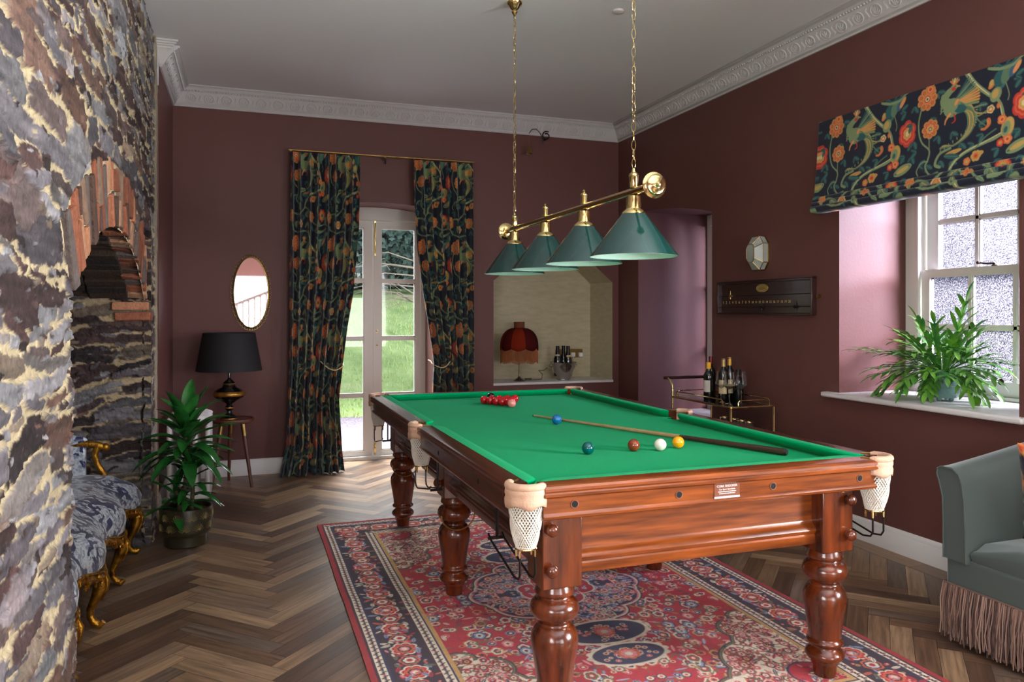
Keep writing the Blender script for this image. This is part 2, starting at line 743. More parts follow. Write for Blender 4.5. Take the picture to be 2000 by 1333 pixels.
# stair balustrade in that opening, seen in the mirror
sb = MB()
for i in range(30):
    x = -1.0 + .12 * i
    zt = 1.73 + .41 * (x - .12)
    if 1.02 < zt < 2.2:
        sb.box(x, x + .045, YF - .1, YF - .07, 1.0, zt)
sb.build('stair_baluster_run', mat('dark_stair_wood', rgb(92, 70, 62), .4), parent=wf_, smooth=False)
sb = MB()
sb.tube([(-1.0, YF - .085, 1.73 - .41 * 1.12), (1.25, YF - .085, 1.73 + .41 * 1.13)], .035, 8)
sb.build('stair_handrail', mat('dark_stair_wood', rgb(92, 70, 62), .4), parent=wf_)

# --- ceiling
w = MB()
w.box(-2.6, XR + .1, YF - .1, YB + .1, ZC, ZC + .08)
w.build('ceiling', ceiling_m, smooth=False, kind='structure')
s = MB().lathe([(.035, ZC - .012), (.03, ZC - .014), (.0, ZC - .016)], (2.25, 4.35, 0), 20)
s.lathe([(.036, ZC), (.036, ZC - .012)], (2.25, 4.35, 0), 20, cap=False)
tag(s.build('ceiling_sensor', white_paint, loc=(2.25, 4.35, ZC)), 'tiny round white cap on the ceiling right of the pendant chain', 'sensor')

# --- floor: herringbone planks with a border board along the right wall
fm = bpy.data.materials.new('smoked_oak_herringbone')
fm.use_nodes = True
N, L = fm.node_tree.nodes, fm.node_tree.links
p = N['Principled BSDF']
uvn = N.new('ShaderNodeUVMap')
uvn.uv_map = 'UVMap'
mp = N.new('ShaderNodeMapping')
mp.inputs['Scale'].default_value = (2.2, 30, 1)
L.new(uvn.outputs[0], mp.inputs[0])
nz = N.new('ShaderNodeTexNoise')
nz.inputs['Scale'].default_value = 1.6
nz.inputs['Detail'].default_value = 8
nz.inputs['Distortion'].default_value = .6
L.new(mp.outputs[0], nz.inputs['Vector'])
at = N.new('ShaderNodeAttribute')
at.attribute_name = 'tone'
mr = N.new('ShaderNodeMapRange')
mr.inputs['From Min'].default_value = .3
mr.inputs['From Max'].default_value = .7
mr.inputs['To Min'].default_value = .55
mr.inputs['To Max'].default_value = 1.35
L.new(nz.outputs['Fac'], mr.inputs['Value'])
mx = N.new('ShaderNodeMix')
mx.data_type = 'RGBA'
mx.blend_type = 'MULTIPLY'
mx.inputs['Factor'].default_value = 1
L.new(at.outputs['Color'], mx.inputs['A'])
L.new(mr.outputs[0], mx.inputs['B'])
L.new(mx.outputs['Result'], p.inputs['Base Color'])
rr = N.new('ShaderNodeMapRange')
rr.inputs['To Min'].default_value = .26
rr.inputs['To Max'].default_value = .5
L.new(nz.outputs['Fac'], rr.inputs['Value'])
L.new(rr.outputs[0], p.inputs['Roughness'])
bp = N.new('ShaderNodeBump')
bp.inputs['Strength'].default_value = .25
bp.inputs['Distance'].default_value = .003
L.new(nz.outputs['Fac'], bp.inputs['Height'])
L.new(bp.outputs[0], p.inputs['Normal'])

PW, PL = .090, .54
tones = [rgb(134, 106, 80), rgb(152, 124, 96), rgb(112, 85, 64), rgb(128, 104, 84), rgb(92, 69, 54), rgb(160, 132, 102), rgb(110, 92, 78)]
pv, pf, puv, pc = [], [], [], []
rnd = random.Random(3)


def plank(poly, uv):
    if len(poly) < 3:
        return
    b = len(pv)
    c = rnd.choice(tones)
    k = .85 + .3 * rnd.random()
    c = (c[0] * k, c[1] * k, c[2] * k, 1)
    for q in poly:
        pv.append((q[0], q[1], 0.0))
    pf.append(list(range(b, b + len(poly))))
    ou, ov = rnd.random() * 40, rnd.random() * 40
    puv.extend([(u[0] + ou, u[1] + ov) for u in uv])
    pc.extend([c] * len(poly))


def clip(poly, uv, ax, val, keep_less):
    out, ou = [], []
    n = len(poly)
    for i in range(n):
        A, B = poly[i], poly[(i + 1) % n]
        UA, UB = uv[i], uv[(i + 1) % n]
        ia = (A[ax] <= val) if keep_less else (A[ax] >= val)
        ib = (B[ax] <= val) if keep_less else (B[ax] >= val)
        if ia:
            out.append(A)
            ou.append(UA)
        if ia != ib:
            t = (val - A[ax]) / (B[ax] - A[ax])
            out.append((A[0] + (B[0] - A[0]) * t, A[1] + (B[1] - A[1]) * t))
            ou.append((UA[0] + (UB[0] - UA[0]) * t, UA[1] + (UB[1] - UA[1]) * t))
    return out, ou


r2 = math.sqrt(.5)
g = .0007
nk = int(PL / PW)
for i in range(-60, 80):
    for j in range(-16, 20):
        # herringbone lattice in (a,b), rotated 45 degrees; steps (w,w) and (L,-L)
        a0 = i * PW + j * PL
        b0 = i * PW - j * PL
        for kind in (0, 1):
            if kind == 0:
                q = [(a0 + g, b0 + g), (a0 + PL - g, b0 + g), (a0 + PL - g, b0 + PW - g), (a0 + g, b0 + PW - g)]
                uv = [(0, 0), (PL, 0), (PL, PW), (0, PW)]
            else:
                q = [(a0 + g, b0 + PW + g), (a0 + PW - g, b0 + PW + g), (a0 + PW - g, b0 + PW + PL - g), (a0 + g, b0 + PW + PL - g)]
                uv = [(0, PW), (0, 0), (PL, 0), (PL, PW)]
            # orient so the chevrons run along y
            P2 = [(.93 + (a - b) * r2, 2.0 + (a + b) * r2) for a, b in q]
            xs = [c[0] for c in P2]
            ys = [c[1] for c in P2]
            if max(xs) < -1.7 or min(xs) > 3.51 or max(ys) < -.5 or min(ys) > 7.6:
                continue
            P2, uv = clip(P2, uv, 0, 3.505, True)
            if len(P2) > 2:
                P2, uv = clip(P2, uv, 1, 7.55, True)
            plank(P2, uv)
for k in range(8):
    y0, y1 = -1 + k * 1.07, -1 + (k + 1) * 1.07 - .001
    plank([(3.508, y0), (3.66, y0), (3.66, y1), (3.508, y1)], [(y0, 0), (y0, .15), (y1, .15), (y1, 0)])
me = bpy.data.meshes.new('floor')
me.from_pydata(pv, [], pf)
ul = me.uv_layers.new(name='UVMap')
ul.data.foreach_set('uv', [c for q in puv for c in q])
ca = me.color_attributes.new('tone', 'FLOAT_COLOR', 'CORNER')
ca.data.foreach_set('color', [c for q in pc for c in q])
me.materials.append(fm)
fo = bpy.data.objects.new('floor', me)
COL.objects.link(fo)
fo['kind'] = 'structure'
w = MB()
w.box(-2.6, XR + .1, YF - .1, YB + .5, -.12, -.0006)
w.build('floor_joint_bed', mat('floor_joint', rgb(28, 22, 20), .8), parent=fo, smooth=False)

# --- baseboards
bb = [(0, 0), (.018, 0), (.018, .10), (.015, .106), (.013, .112), (.013, .122), (.009, .132), (.004, .138), (0, .14)]
w = MB().extr(bb, (XL + .02, YB, 0), (DX0 - .02, YB, 0), (0, -1, 0))
w.extr(bb, (DX1 + .02, YB, 0), (XR, YB, 0), (0, -1, 0), 0, 1)
w.build('baseboard_back', white_paint, kind='structure')
w = MB().extr(bb, (XR, YF, 0), (XR, YB, 0), (-1, 0, 0), 0, 1)
w.build('baseboard_right', white_paint, kind='structure')
w = MB().extr(bb, (XL, 5.95, 0), (XL, YB, 0), (1, 0, 0), 0, 1)
w.build('baseboard_left', white_paint, kind='structure')

# --- cornice with rosette frieze
cp = [(0, 3.188), (.012, 3.188), (.016, 3.196), (.022, 3.200), (.024, 3.210), (.030, 3.214), (.040, 3.232), (.062, 3.266), (.082, 3.296), (.090, 3.300),
      (.092, 3.310), (.104, 3.314), (.108, 3.322), (.120, 3.326), (.124, 3.336), (.134, 3.338), (.134, ZC), (0, ZC)]


def rosettes(mb, A, t, out, L, pitch=.142):
    """ornament modelled on the sloping frieze; A start at the wall line, t along, out into the room"""
    A, t, out = Vector(A), Vector(t), Vector(out)
    n = int(L / pitch)
    C0 = Vector((0, 0, 3.255)) + out * .058
    up = (out * .05 + Vector((0, 0, .082))).normalized()
    nrm = t.cross(up)
    if nrm.dot(out) < 0:
        nrm = -nrm
    if nrm.z > 0:
        pass
    for i in range(n + 1):
        c = A + t * (pitch * (i + .35)) + C0
        if (c - A).dot(t) > L - .06:
            break
        mb.tube([c + t * (.039 * math.cos(a)) + up * (.036 * math.sin(a)) + nrm * .002 for a in np.linspace(0, 2 * PI, 16, endpoint=False)], .0055, 5, closed=True)
        for k, a in enumerate((-1.1, -.55, 0, .55, 1.1)):
            d = up * math.cos(a) + t * math.sin(a)
            b = c - up * .024
            mb.tube([b, b + d * .018 + nrm * .006, b + d * (.044 if abs(a) < 1 else .034) + nrm * .001], [.003, .0055, .002], 5)
        # linking scroll between rings
        m = c + t * (pitch / 2)
        mb.tube([m + up * .034 - t * .012, m + up * .020 + t * .004, m - t * .002, m - up * .02 - t * .006, m - up * .034 + t * .01], [.003, .006, .007, .006, .003], 5)
    # rope and dentil rows
    k = 0
    x = .02
    while x < L - .02:
        q = A + t * x + out * .097 + Vector((0, 0, 3.306))
        mb.sphere(q, .0075, 6, 4)
        x += .024


for nm, A, B, out, ma, mb_ in (('trim_cornice_back', (XL, YB, 0), (XR, YB, 0), (0, -1, 0), 1, 1),
                               ('trim_cornice_right', (XR, YF, 0), (XR, YB, 0), (-1, 0, 0), 0, 1),
                               ('trim_cornice_left', (XL, 5.98, 0), (XL, YB, 0), (1, 0, 0), 0, 1)):
    w = MB()
    w.extr(cp, A, B, out, ma, mb_)
    t = (Vector(B) - Vector(A)).normalized()
    LL = (Vector(B) - Vector(A)).length
    s0 = .10 if ma else .0
    if 'right' in nm:
        s0 = 4.2
    rosettes(w, Vector(A) + t * s0, t, out, LL - s0 - .09)
    w.build(nm, cornice_m, kind='structure', angle=50)
w = MB()
w.extr(cp, (XL, 5.98, 0), (XL - .03, 5.98, 0), (0, -1, 0), -1, 0)
w.build('trim_cornice_return', cornice_m, kind='structure')
# ================================================================ exposed stone chimney breast
stone_m = mat('rubble_stone_and_lime', rgb(120, 110, 110), .85, noise=(38, 6, .28), attr='tone', bump=(55, .9), spec=.25)
brick_m = mat('old_brick', rgb(180, 104, 66), .9, noise=(30, 5, .3), attr='tone', bump=(70, .8), spec=.2)


def stone_field(U, V, seed, hmin=.035, hmax=.17, wmin=.07, wmax=.42, gap=.012, tone=1.0, res=.005, big=0, mort=(196, 182, 146), chips=130):
    rs = random.Random(seed)
    ny, nx = U.shape
    u0, u1, v0, v1 = U.min(), U.max(), V.min(), V.max()
    WU = U + .045 * (vnoise(U * 5, V * 5, seed + 1) - .5) * 2 * .55 + .010 * (vnoise(U * 25, V * 25, seed + 5) - .5)
    WV = V + .075 * (vnoise(U * 1.9, V * 2.2, seed + 2, 2) - .5) * 2 + .018 * (vnoise(U * 18, V * 18, seed + 3) - .5) * 2
    D = np.full(U.shape, 9.0)
    HT = np.zeros(U.shape)
    CO = np.zeros(U.shape + (3,))
    pal = [(122, 120, 122), (102, 98, 101), (92, 80, 78), (80, 62, 60), (136, 136, 138), (112, 108, 112), (68, 54, 53), (122, 116, 112), (126, 112, 98), (90, 84, 88), (104, 82, 72), (58, 50, 50)]
    mean = np.array([lin(mort[0]), lin(mort[1]), lin(mort[2])])

    def stone(cu, cv, a, b, bias=0.0):
        nonlocal D
        ang = rs.uniform(-.12, .12)
        p = rs.uniform(3, 8)
        du = max(a, b) * 1.3 + .09
        i0 = int((cu - du - u0) / res)
        i1 = int((cu + du - u0) / res)
        j0 = int((cv - b * 1.5 - .13 - v0) / res)
        j1 = int((cv + b * 1.5 + .13 - v0) / res)
        i0, j0 = max(i0, 0), max(j0, 0)
        i1, j1 = min(i1, nx), min(j1, ny)
        if i0 >= i1 or j0 >= j1:
            return
        x, y = WU[j0:j1, i0:i1] - cu, WV[j0:j1, i0:i1] - cv
        c, s = math.cos(ang), math.sin(ang)
        xx, yy = x * c + y * s, -x * s + y * c
        sk = rs.uniform(-.35, .35)
        yy = yy + sk * xx * (b / a)
        d = (np.abs(xx / a) ** p + np.abs(yy / b) ** p) ** (1 / p) + bias
        m = d < D[j0:j1, i0:i1]
        Dw = D[j0:j1, i0:i1]
        Dw[m] = d[m]
        top = rs.uniform(.006, .018)
        tx, ty = rs.uniform(-.03, .03), rs.uniform(-.12, .12)
        Hh = HT[j0:j1, i0:i1]
        Hh[m] = (top + tx * xx + ty * yy)[m]
        k = rs.uniform(.75, 1.15)
        cc = pal[rs.randrange(len(pal))]
        col = np.array([lin(cc[0] * k), lin(cc[1] * k), lin(cc[2] * k)]) * tone
        Cc = CO[j0:j1, i0:i1]
        Cc[m] = col

    v = v0 - .1
    while v < v1 + .1:
        h = rs.uniform(hmin, hmax) if rs.random() < .6 else rs.uniform(hmin, (hmin + hmax) / 2)
        u = u0 - rs.random() * .3
        while u < u1 + .1:
            wd = min(max(h * rs.uniform(1.6, 6.0), wmin), wmax)
            if h > .11 and rs.random() < .35:
                # two thin stones instead of a thick one
                k = rs.uniform(.4, .6)
                stone(u + wd / 2, v + h * k / 2, wd / 2 - gap, h * k / 2 - gap * .7)
                stone(u + wd / 2 + rs.uniform(-.02, .02), v + h * (1 + k) / 2, wd / 2 - gap * 1.3, h * (1 - k) / 2 - gap * .7)
            else:
                stone(u + wd / 2, v + h / 2 + rs.uniform(-.012, .012), wd / 2 - gap, h / 2 - gap * .8)
            u += wd
        v += h
    for k in range(big):
        stone(rs.uniform(u0, u1), rs.uniform(v0, v1), rs.uniform(.10, .2), rs.uniform(.045, .085), -.35)
    for k in range(int((u1 - u0) * (v1 - v0) * chips)):
        stone(rs.uniform(u0, u1), rs.uniform(v0, v1), rs.uniform(.018, .075), rs.uniform(.006, .018), .12)
    rag = .20 * (vnoise(U * 48, V * 64, seed + 7) - .5) * 2 + .13 * (vnoise(U * 8, V * 12, seed + 11) - .5) * 2
    E_ = D + rag
    ins = np.clip((1.10 - E_) / .09, 0, 1)
    prof = np.clip((1.14 - E_) / .16, 0, 1) ** .6
    rough = (vnoise(U * 30, V * 45, seed + 8) - .5) * .012 + (vnoise(U * 9, V * 40, seed + 9) - .5) * .010
    hgt = prof * (HT + rough) + (1 - prof) * (.004 + (vnoise(U * 12, V * 12, seed + 10) - .5) * .007)
    stain = (.40 + 1.2 * vnoise(U * 8, V * 42, seed + 12)[..., None]) * (.8 + .4 * vnoise(U * 60, V * 60, seed + 22)[..., None])
    mcol = mean * (.72 + .5 * vnoise(U * 6, V * 6, seed + 13)[..., None]) * (.85 + .3 * vnoise(U * 50, V * 50, seed + 14)[..., None])
    rust = np.clip((vnoise(U * 3, V * 5, seed + 15) - .62) * 5, 0, 1)[..., None] * .3
    sc = CO * stain * (1 - rust) + CO * stain * rust * np.array([1.5, 1.0, .75])
    col = sc * ins[..., None] + mcol * (1 - ins[..., None])
    return hgt, col, ins


FX = -0.60
OY0, OY1, OC, ZS, RISE = 3.05, 5.13, 4.09, 1.50, .33
RA = (1.04 ** 2 + RISE ** 2) / (2 * RISE)
ZO = ZS + RISE - RA          # arch centre height


def arch_r(Y, Z):
    return np.hypot(Y - OC, Z - ZO)


res = .0055
Y, Z = np.meshgrid(np.arange(1.45, 5.935, res), np.arange(0, ZC + res, res))
h, c, ins = stone_field(Y, Z, 21, res=res, big=30, gap=.009, hmin=.03, hmax=.14, wmin=.08, wmax=.60, tone=.92, mort=(184, 169, 136))
VR = .29                     # length of the arch bricks
r = arch_r(Y, Z)
half = math.asin(1.04 / RA)
angp = np.arctan2(Y - OC, Z - ZO)
ringm = (r > RA - .02) & (r < RA + VR) & (np.abs(angp) < half + .004) & (Z > 1.3)
lime = Canvas.c((200, 184, 150)) * (.8 + .35 * vnoise(Y * 30, Z * 30, 77)[..., None])
h = np.where(ringm, .004 + .006 * vnoise(Y * 30, Z * 30, 78), h)
c = np.where(ringm[..., None], lime, c)
# smooth lime strip against the plastered wall
es = np.clip((Y - (5.80 - .10 * vnoise(Z * 3, Z * 0, 5))) / .05, 0, 1)
h = h * (1 - es) + es * (.022 + .008 * vnoise(Y * 10, Z * 10, 6))
c = c * (1 - es[..., None]) + es[..., None] * Canvas.c((176, 166, 140)) * (.75 + .4 * vnoise(Y * 12, Z * 12, 8)[..., None])
bulge = .035 * vnoise(Y * .9, Z * .9, 31, 2) + .05 * np.clip((.7 - Z) / .7, 0, 1) * np.clip((3.05 - Y) / .3, 0, 1) + .06 * np.clip((.35 - Z) / .35, 0, 1) * np.clip((Y - 5.1) / .1, 0, 1) * np.clip((5.8 - Y) / .2, 0, 1)
bulge = bulge * np.clip((5.9 - Y) / .5, 0, 1)
# round the arrises of the opening back
edge_j = .065 * (vnoise(Z * 7, Z * 0, 41) - .5) * 2 + .03 * (vnoise(Z * 22, Z * 0, 43) - .5) * 2
dn = np.where(Z < ZS, (OY0 + edge_j) - Y, 9)
df = np.where(Z < ZS, Y - (OY1 + .4 * edge_j), 9)
dm = np.minimum(np.where(dn > 0, dn, 9), np.where(df > 0, df, 9))
rnd_e = np.where(dm < .05, -(.05 - dm) ** 2 * 5, 0)
X = FX + h * .85 + bulge + rnd_e
P = np.stack([X, Y, Z], -1)
open_ = ((Y > OY0 + edge_j) & (Y < OY1 + .4 * edge_j) & (Z < ZS)) | ((r < RA) & (Z >= ZS) & (np.abs(Y - OC) < 1.04))
m = ~(open_[:-1, :-1] & open_[1:, 1:] & open_[:-1, 1:] & open_[1:, :-1])
breast = color_grid('wall_chimney', P, c, stone_m, loc=(FX, 0, 0), mask=m)
breast['kind'] = 'structure'

# far jamb of the fireplace opening, seen through it
A_, Z_ = np.meshgrid(np.arange(-.045, 1.05, .006), np.arange(0, 1.95, .006))
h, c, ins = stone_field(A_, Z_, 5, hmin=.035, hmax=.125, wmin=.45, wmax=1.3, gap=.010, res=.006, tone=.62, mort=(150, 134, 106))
hole_edge = np.clip((.05 - A_) / .05, 0, 1) ** 2 * .008
P = np.stack([FX - A_ + .02, OY1 - h * 1.3 + .01 + hole_edge, Z_], -1)
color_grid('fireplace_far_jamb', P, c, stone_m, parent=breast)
# fire back and near jamb
A_, Z_ = np.meshgrid(np.arange(2.9, 5.3, .012), np.arange(0, 1.95, .012))
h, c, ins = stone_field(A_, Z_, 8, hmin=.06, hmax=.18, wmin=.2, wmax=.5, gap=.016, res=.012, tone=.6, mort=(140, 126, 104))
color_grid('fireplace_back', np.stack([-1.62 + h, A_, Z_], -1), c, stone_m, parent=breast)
w = MB()
w.box(-1.7, FX - .03, 2.6, 3.01, 0, 1.95)
w.box(-1.7, FX - .03, 2.9, 5.3, 1.93, 2.0)
w.build('fireplace_near_jamb', mat('sooty_stone', rgb(70, 60, 54), .9, noise=(8, 5, .3), bump=(20, .8)), parent=breast, smooth=False)
# soffit of the arch: courses of dark bricks running into the depth
rb = random.Random(12)
w = MB()


def brick(mb, c, ax, ay, az, sx, sy, sz, col, jit=.005):
    """irregular box; ax, ay, az unit axes"""
    ids = []
    for dx, dy, dz in ((-1, -1, -1), (1, -1, -1), (1, 1, -1), (-1, 1, -1), (-1, -1, 1), (1, -1, 1), (1, 1, 1), (-1, 1, 1)):
        q = Vector(c) + Vector(ax) * (dx * sx / 2 + rb.uniform(-jit, jit)) + Vector(ay) * (dy * sy / 2 + rb.uniform(-jit, jit)) + Vector(az) * (dz * sz / 2 + rb.uniform(-jit, jit))
        ids.append(mb.pt(q))
    for q in ((0, 3, 2, 1), (4, 5, 6, 7), (0, 1, 5, 4), (1, 2, 6, 5), (2, 3, 7, 6), (3, 0, 4, 7)):
        mb.face([ids[i] for i in q], col)


bcols = [rgb(160, 104, 78), rgb(142, 88, 66), rgb(172, 120, 90), rgb(124, 78, 60), rgb(128, 104, 88), rgb(98, 88, 84), rgb(170, 130, 102), rgb(84, 66, 58)]
nb = 31
for k in range(nb + 1):
    a = -half + (2 * half) * (k + .5) / (nb + 1)
    rad = Vector((0, math.sin(a), math.cos(a)))
    tan = Vector((0, math.cos(a), -math.sin(a)))
    wd = 2 * half * RA / (nb + 1)
    # the outer face in one long or two shorter bricks
    out = FX + .022 + rb.uniform(-.004, .006) + .02
    k1, k2 = VR * rb.uniform(.36, .64), VR + rb.uniform(-.04, .03)
    segs = [(rb.uniform(-.008, .01), k2)] if rb.random() < .2 else [(rb.uniform(-.008, .01), k1 - .008), (k1 + .008, k2)]
    for s0, s1 in segs:
        cc = rb.choice(bcols)
        cp_ = Vector((0, OC, ZO)) + rad * (RA + (s0 + s1) / 2)
        brick(w, (out - .055, cp_.y, cp_.z), (1, 0, 0), tan, rad, .11, wd * rb.uniform(.55, .78), s1 - s0, cc, .007)
    # courses going deeper
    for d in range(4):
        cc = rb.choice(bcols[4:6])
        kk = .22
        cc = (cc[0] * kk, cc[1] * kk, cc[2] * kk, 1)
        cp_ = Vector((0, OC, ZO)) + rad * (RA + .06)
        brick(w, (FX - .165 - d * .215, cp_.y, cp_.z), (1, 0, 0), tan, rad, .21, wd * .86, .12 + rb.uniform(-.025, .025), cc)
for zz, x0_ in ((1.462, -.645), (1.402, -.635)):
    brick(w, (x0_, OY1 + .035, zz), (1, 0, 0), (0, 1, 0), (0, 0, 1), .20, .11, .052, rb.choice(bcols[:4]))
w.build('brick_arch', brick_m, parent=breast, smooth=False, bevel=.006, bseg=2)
w = MB()
pts = [(OC + RA * 1.03 * math.sin(a), ZO + RA * 1.03 * math.cos(a)) for a in np.linspace(-half - .05, half + .05, 24)]
w.strip(pts, lambda a, b, d: (d, a, b), FX - .05, -1.6, closed=False)
w.build('arch_lime_bed', mat('sooty_lime', rgb(96, 86, 70), .95, noise=(20, 4, .3), bump=(40, .5)), parent=breast)
# ================================================================ snooker table
TX, TY = 1.57, 3.71
ST = thing('snooker_table', (TX, TY, 0), 'mahogany snooker table with green cloth standing on the patterned rug', 'snooker table')
TM = Matrix.Translation((TX, TY, 0))


def tmb():
    return MB(TM)


# rails -----------------------------------------------------------
rail_prof = [(.0, .830), (.0, .870), (.060, .870), (.070, .867), (.075, .860), (.0755, .852), (.071, .847), (.075, .842), (.0745, .834), (.068, .829), (.0585, .826),
             (.0575, .778), (.061, .774), (.064, .768), (.061, .760), (.055, .756), (.030, .756), (.030, .80)]


def rail(A, B, out, m, name='rail'):
    w = tmb()
    w.extr(rail_prof, A, B, out)
    return w.build(name, m, parent=ST, angle=30)


RW, RH = .70, 1.395         # inner wood lines
for sx in (-1, 1):
    for y0, y1 in ((-1.39, -.065), (.065, 1.39)):
        r_ = rail((sx * RW, y0, 0), (sx * RW, y1, 0), (sx, 0, 0), mahogany_y_shaded)
        for yy in (y0 + .36, y1 - .36):
            w = tmb().cyl((sx * (RW + .0585), yy, .802), (sx * (RW + .0565), yy, .802), .010, n=16)
            w.build('bolt_hole', blk, parent=ST)
for sy in (-1, 1):
    rail((-.668, sy * RH, 0), (.682, sy * RH, 0), (0, sy, 0), mahogany_x_lit)
    for xx in (-.56, -.172, .214, .605):
        y = sy * (RH + .0585)
        w = tmb().cyl((xx, y, .802), (xx, y + sy * .0012, .802), .0105, n=18)
        w.build('bolt_hole', blk, parent=ST)
        w = tmb().tube([(xx + .0125 * math.cos(a), y + sy * .001, .802 + .0125 * math.sin(a)) for a in np.linspace(0, 2 * PI, 18, endpoint=False)], .0016, 6, closed=True)
        w.build('bolt_collar', mat('worn_collar', rgb(150, 100, 80), .4, .4), parent=ST)

# slate bed wrapped in baize, cut round at the pockets --------------
def bed_outline():
    X, Yh, rc, rm = .712, 1.405, .075, .052
    pts = []
    for cx, cy, a0 in ((X, Yh, PI), (-X, Yh, 1.5 * PI), (-X, -Yh, 0), (X, -Yh, .5 * PI)):
        arcp = [(cx + rc * math.cos(a0 + PI / 2 - t), cy + rc * math.sin(a0 + PI / 2 - t)) for t in np.linspace(0, PI / 2, 8)]
        pts.append(arcp)
    mid = lambda s: [(s * X + rm * math.cos(t), rm * math.sin(t)) for t in (np.linspace(PI / 2, 1.5 * PI, 10) if s > 0 else np.linspace(-PI / 2, PI / 2, 10))]
    o = []
    # walk clockwise starting at the top right corner
    o += list(reversed(pts[0]))
    return pts, mid


pts, mid = bed_outline()
outl = []
# right side upwards: near-right corner -> mid right -> far right -> far left -> mid left -> near left
X, Yh, rc, rm = .712, 1.405, .075, .052
def arc(cx, cy, r, a0, a1, n=9):
    return [(cx + r * math.cos(t), cy + r * math.sin(t)) for t in np.linspace(a0, a1, n)]
outl += arc(X, -Yh, rc, PI, PI / 2)
outl += arc(X, 0, rm, -PI / 2, -1.5 * PI)
outl += arc(X, Yh, rc, 1.5 * PI, PI)
outl += arc(-X, Yh, rc, 0, -PI / 2)
outl += arc(-X, 0, rm, PI / 2, -PI / 2)
outl += arc(-X, -Yh, rc, PI / 2, 0)
w = tmb()
w.prism(outl, lambda a, b, d: (a, b, d), .764, .832)
w.build('cloth_bed', baize, parent=ST, smooth=False)
# pocket wells
for sx in (-1, 1):
    for py in (-1.405, 0, 1.405):
        pass

# cushions ------------------------------------------------------------
def cushion(P0, t, inn, L, r0, r1):
    """from P0 along t for L; nose grows inwards (inn) by .05, ends curve back with radii r0, r1"""
    W = .052
    path = []
    for a in np.linspace(0, PI / 2, 7):
        path.append((r0 * (1 - math.cos(a)), W * math.sin(a)))
    for k in range(1, 12):
        path.append((r0 + (L - r0 - r1) * k / 12, W))
    for a in np.linspace(PI / 2, 0, 7):
        path.append((L - r1 * (1 - math.cos(a)), W * math.sin(a)))
    w = tmb()
    P0, t, inn = Vector(P0), Vector(t), Vector(inn)
    rows = []
    for a, d in path:
        B = P0 + t * a
        rows.append([w.pt(B + inn * (-.001) + Vector((0, 0, .8285))), w.pt(B + inn * (-.001) + Vector((0, 0, .8702))), w.pt(B + inn * (d * .5) + Vector((0, 0, .8708))),
                     w.pt(B + inn * max(d - .004, 0) + Vector((0, 0, .8695))), w.pt(B + inn * d + Vector((0, 0, .8655))),
                     w.pt(B + inn * d + Vector((0, 0, .861))), w.pt(B + inn * max(d - .022, .0) + Vector((0, 0, .8322)))])
    for i in range(len(rows) - 1):
        w.bridge(rows[i], rows[i + 1], closed=True)
    w.face(list(reversed(rows[0])))
    w.face(rows[-1])
    return w.build('cushion', baize, parent=ST, angle=50)


for sx in (-1, 1):
    cushion((sx * RW, -1.375, 0), (0, 1, 0), (-sx, 0, 0), 1.31, .055, .075)
    cushion((sx * RW, .065, 0), (0, 1, 0), (-sx, 0, 0), 1.31, .075, .055)
for sy in (-1, 1):
    cushion((-.655, sy * RH, 0), (1, 0, 0), (0, -sy, 0), 1.31, .055, .055)

# legs: square head, turned body ----------------------------------------
leg_prof = [(.030, .500), (.060, .498), (.064, .488), (.066, .478), (.069, .470), (.066, .462), (.056, .455), (.058, .449), (.066, .446), (.076, .438), (.083, .424), (.085, .410), (.081, .395),
            (.070, .381), (.058, .372), (.054, .366), (.058, .361), (.057, .356), (.063, .352), (.072, .340), (.080, .322), (.082, .304), (.080, .284), (.075, .255), (.069, .220), (.063, .180),
            (.060, .156), (.060, .148), (.067, .143), (.069, .137), (.067, .131), (.056, .127), (.051, .121), (.053, .113), (.062, .106), (.071, .096), (.074, .086), (.070, .076), (.058, .068), (.052, .062),
            (.053, .056), (.050, .050), (.046, .044), (.043, .020), (.040, .0), (.0, .0)]
for sx in (-1, 1):
    for ly in (-1.31, 0, 1.31):
        w = tmb()
        lx = sx * .571
        b = .0715
        w.box(lx - b, lx + b, ly - b, ly + b, .505, .762)
        lg = w.build('leg', mahogany_z, parent=ST, bevel=.004)
        w = tmb()
        w.lathe([(r, z + (.010 if z < .01 else .008)) for r, z in leg_prof], (lx, ly, 0), 36)
        w.build('turned_shaft', mahogany_z, parent=lg, angle=60)
        faces = []
        if ly != 0:
            faces.append((0, math.copysign(1, ly), 0))
        if ly == 0:
            faces.append((sx, 0, 0))
        for fx, fy, _ in faces:
            for zz in (.707, .572):
                off = sx * .045 if fy else 0
                c = Vector((lx + fx * b + off, ly + fy * b, zz))
                ax = Vector((fx, fy, 0))
                w = tmb().lathe([(.012, -.001), (.014, .003), (.012, .006), (.018, .010), (.0215, .017), (.0215, .023), (.017, .030), (.009, .034), (.0, .035)], c, 20, ax)
                w.build('bolt_cover', mahogany_z, parent=lg)
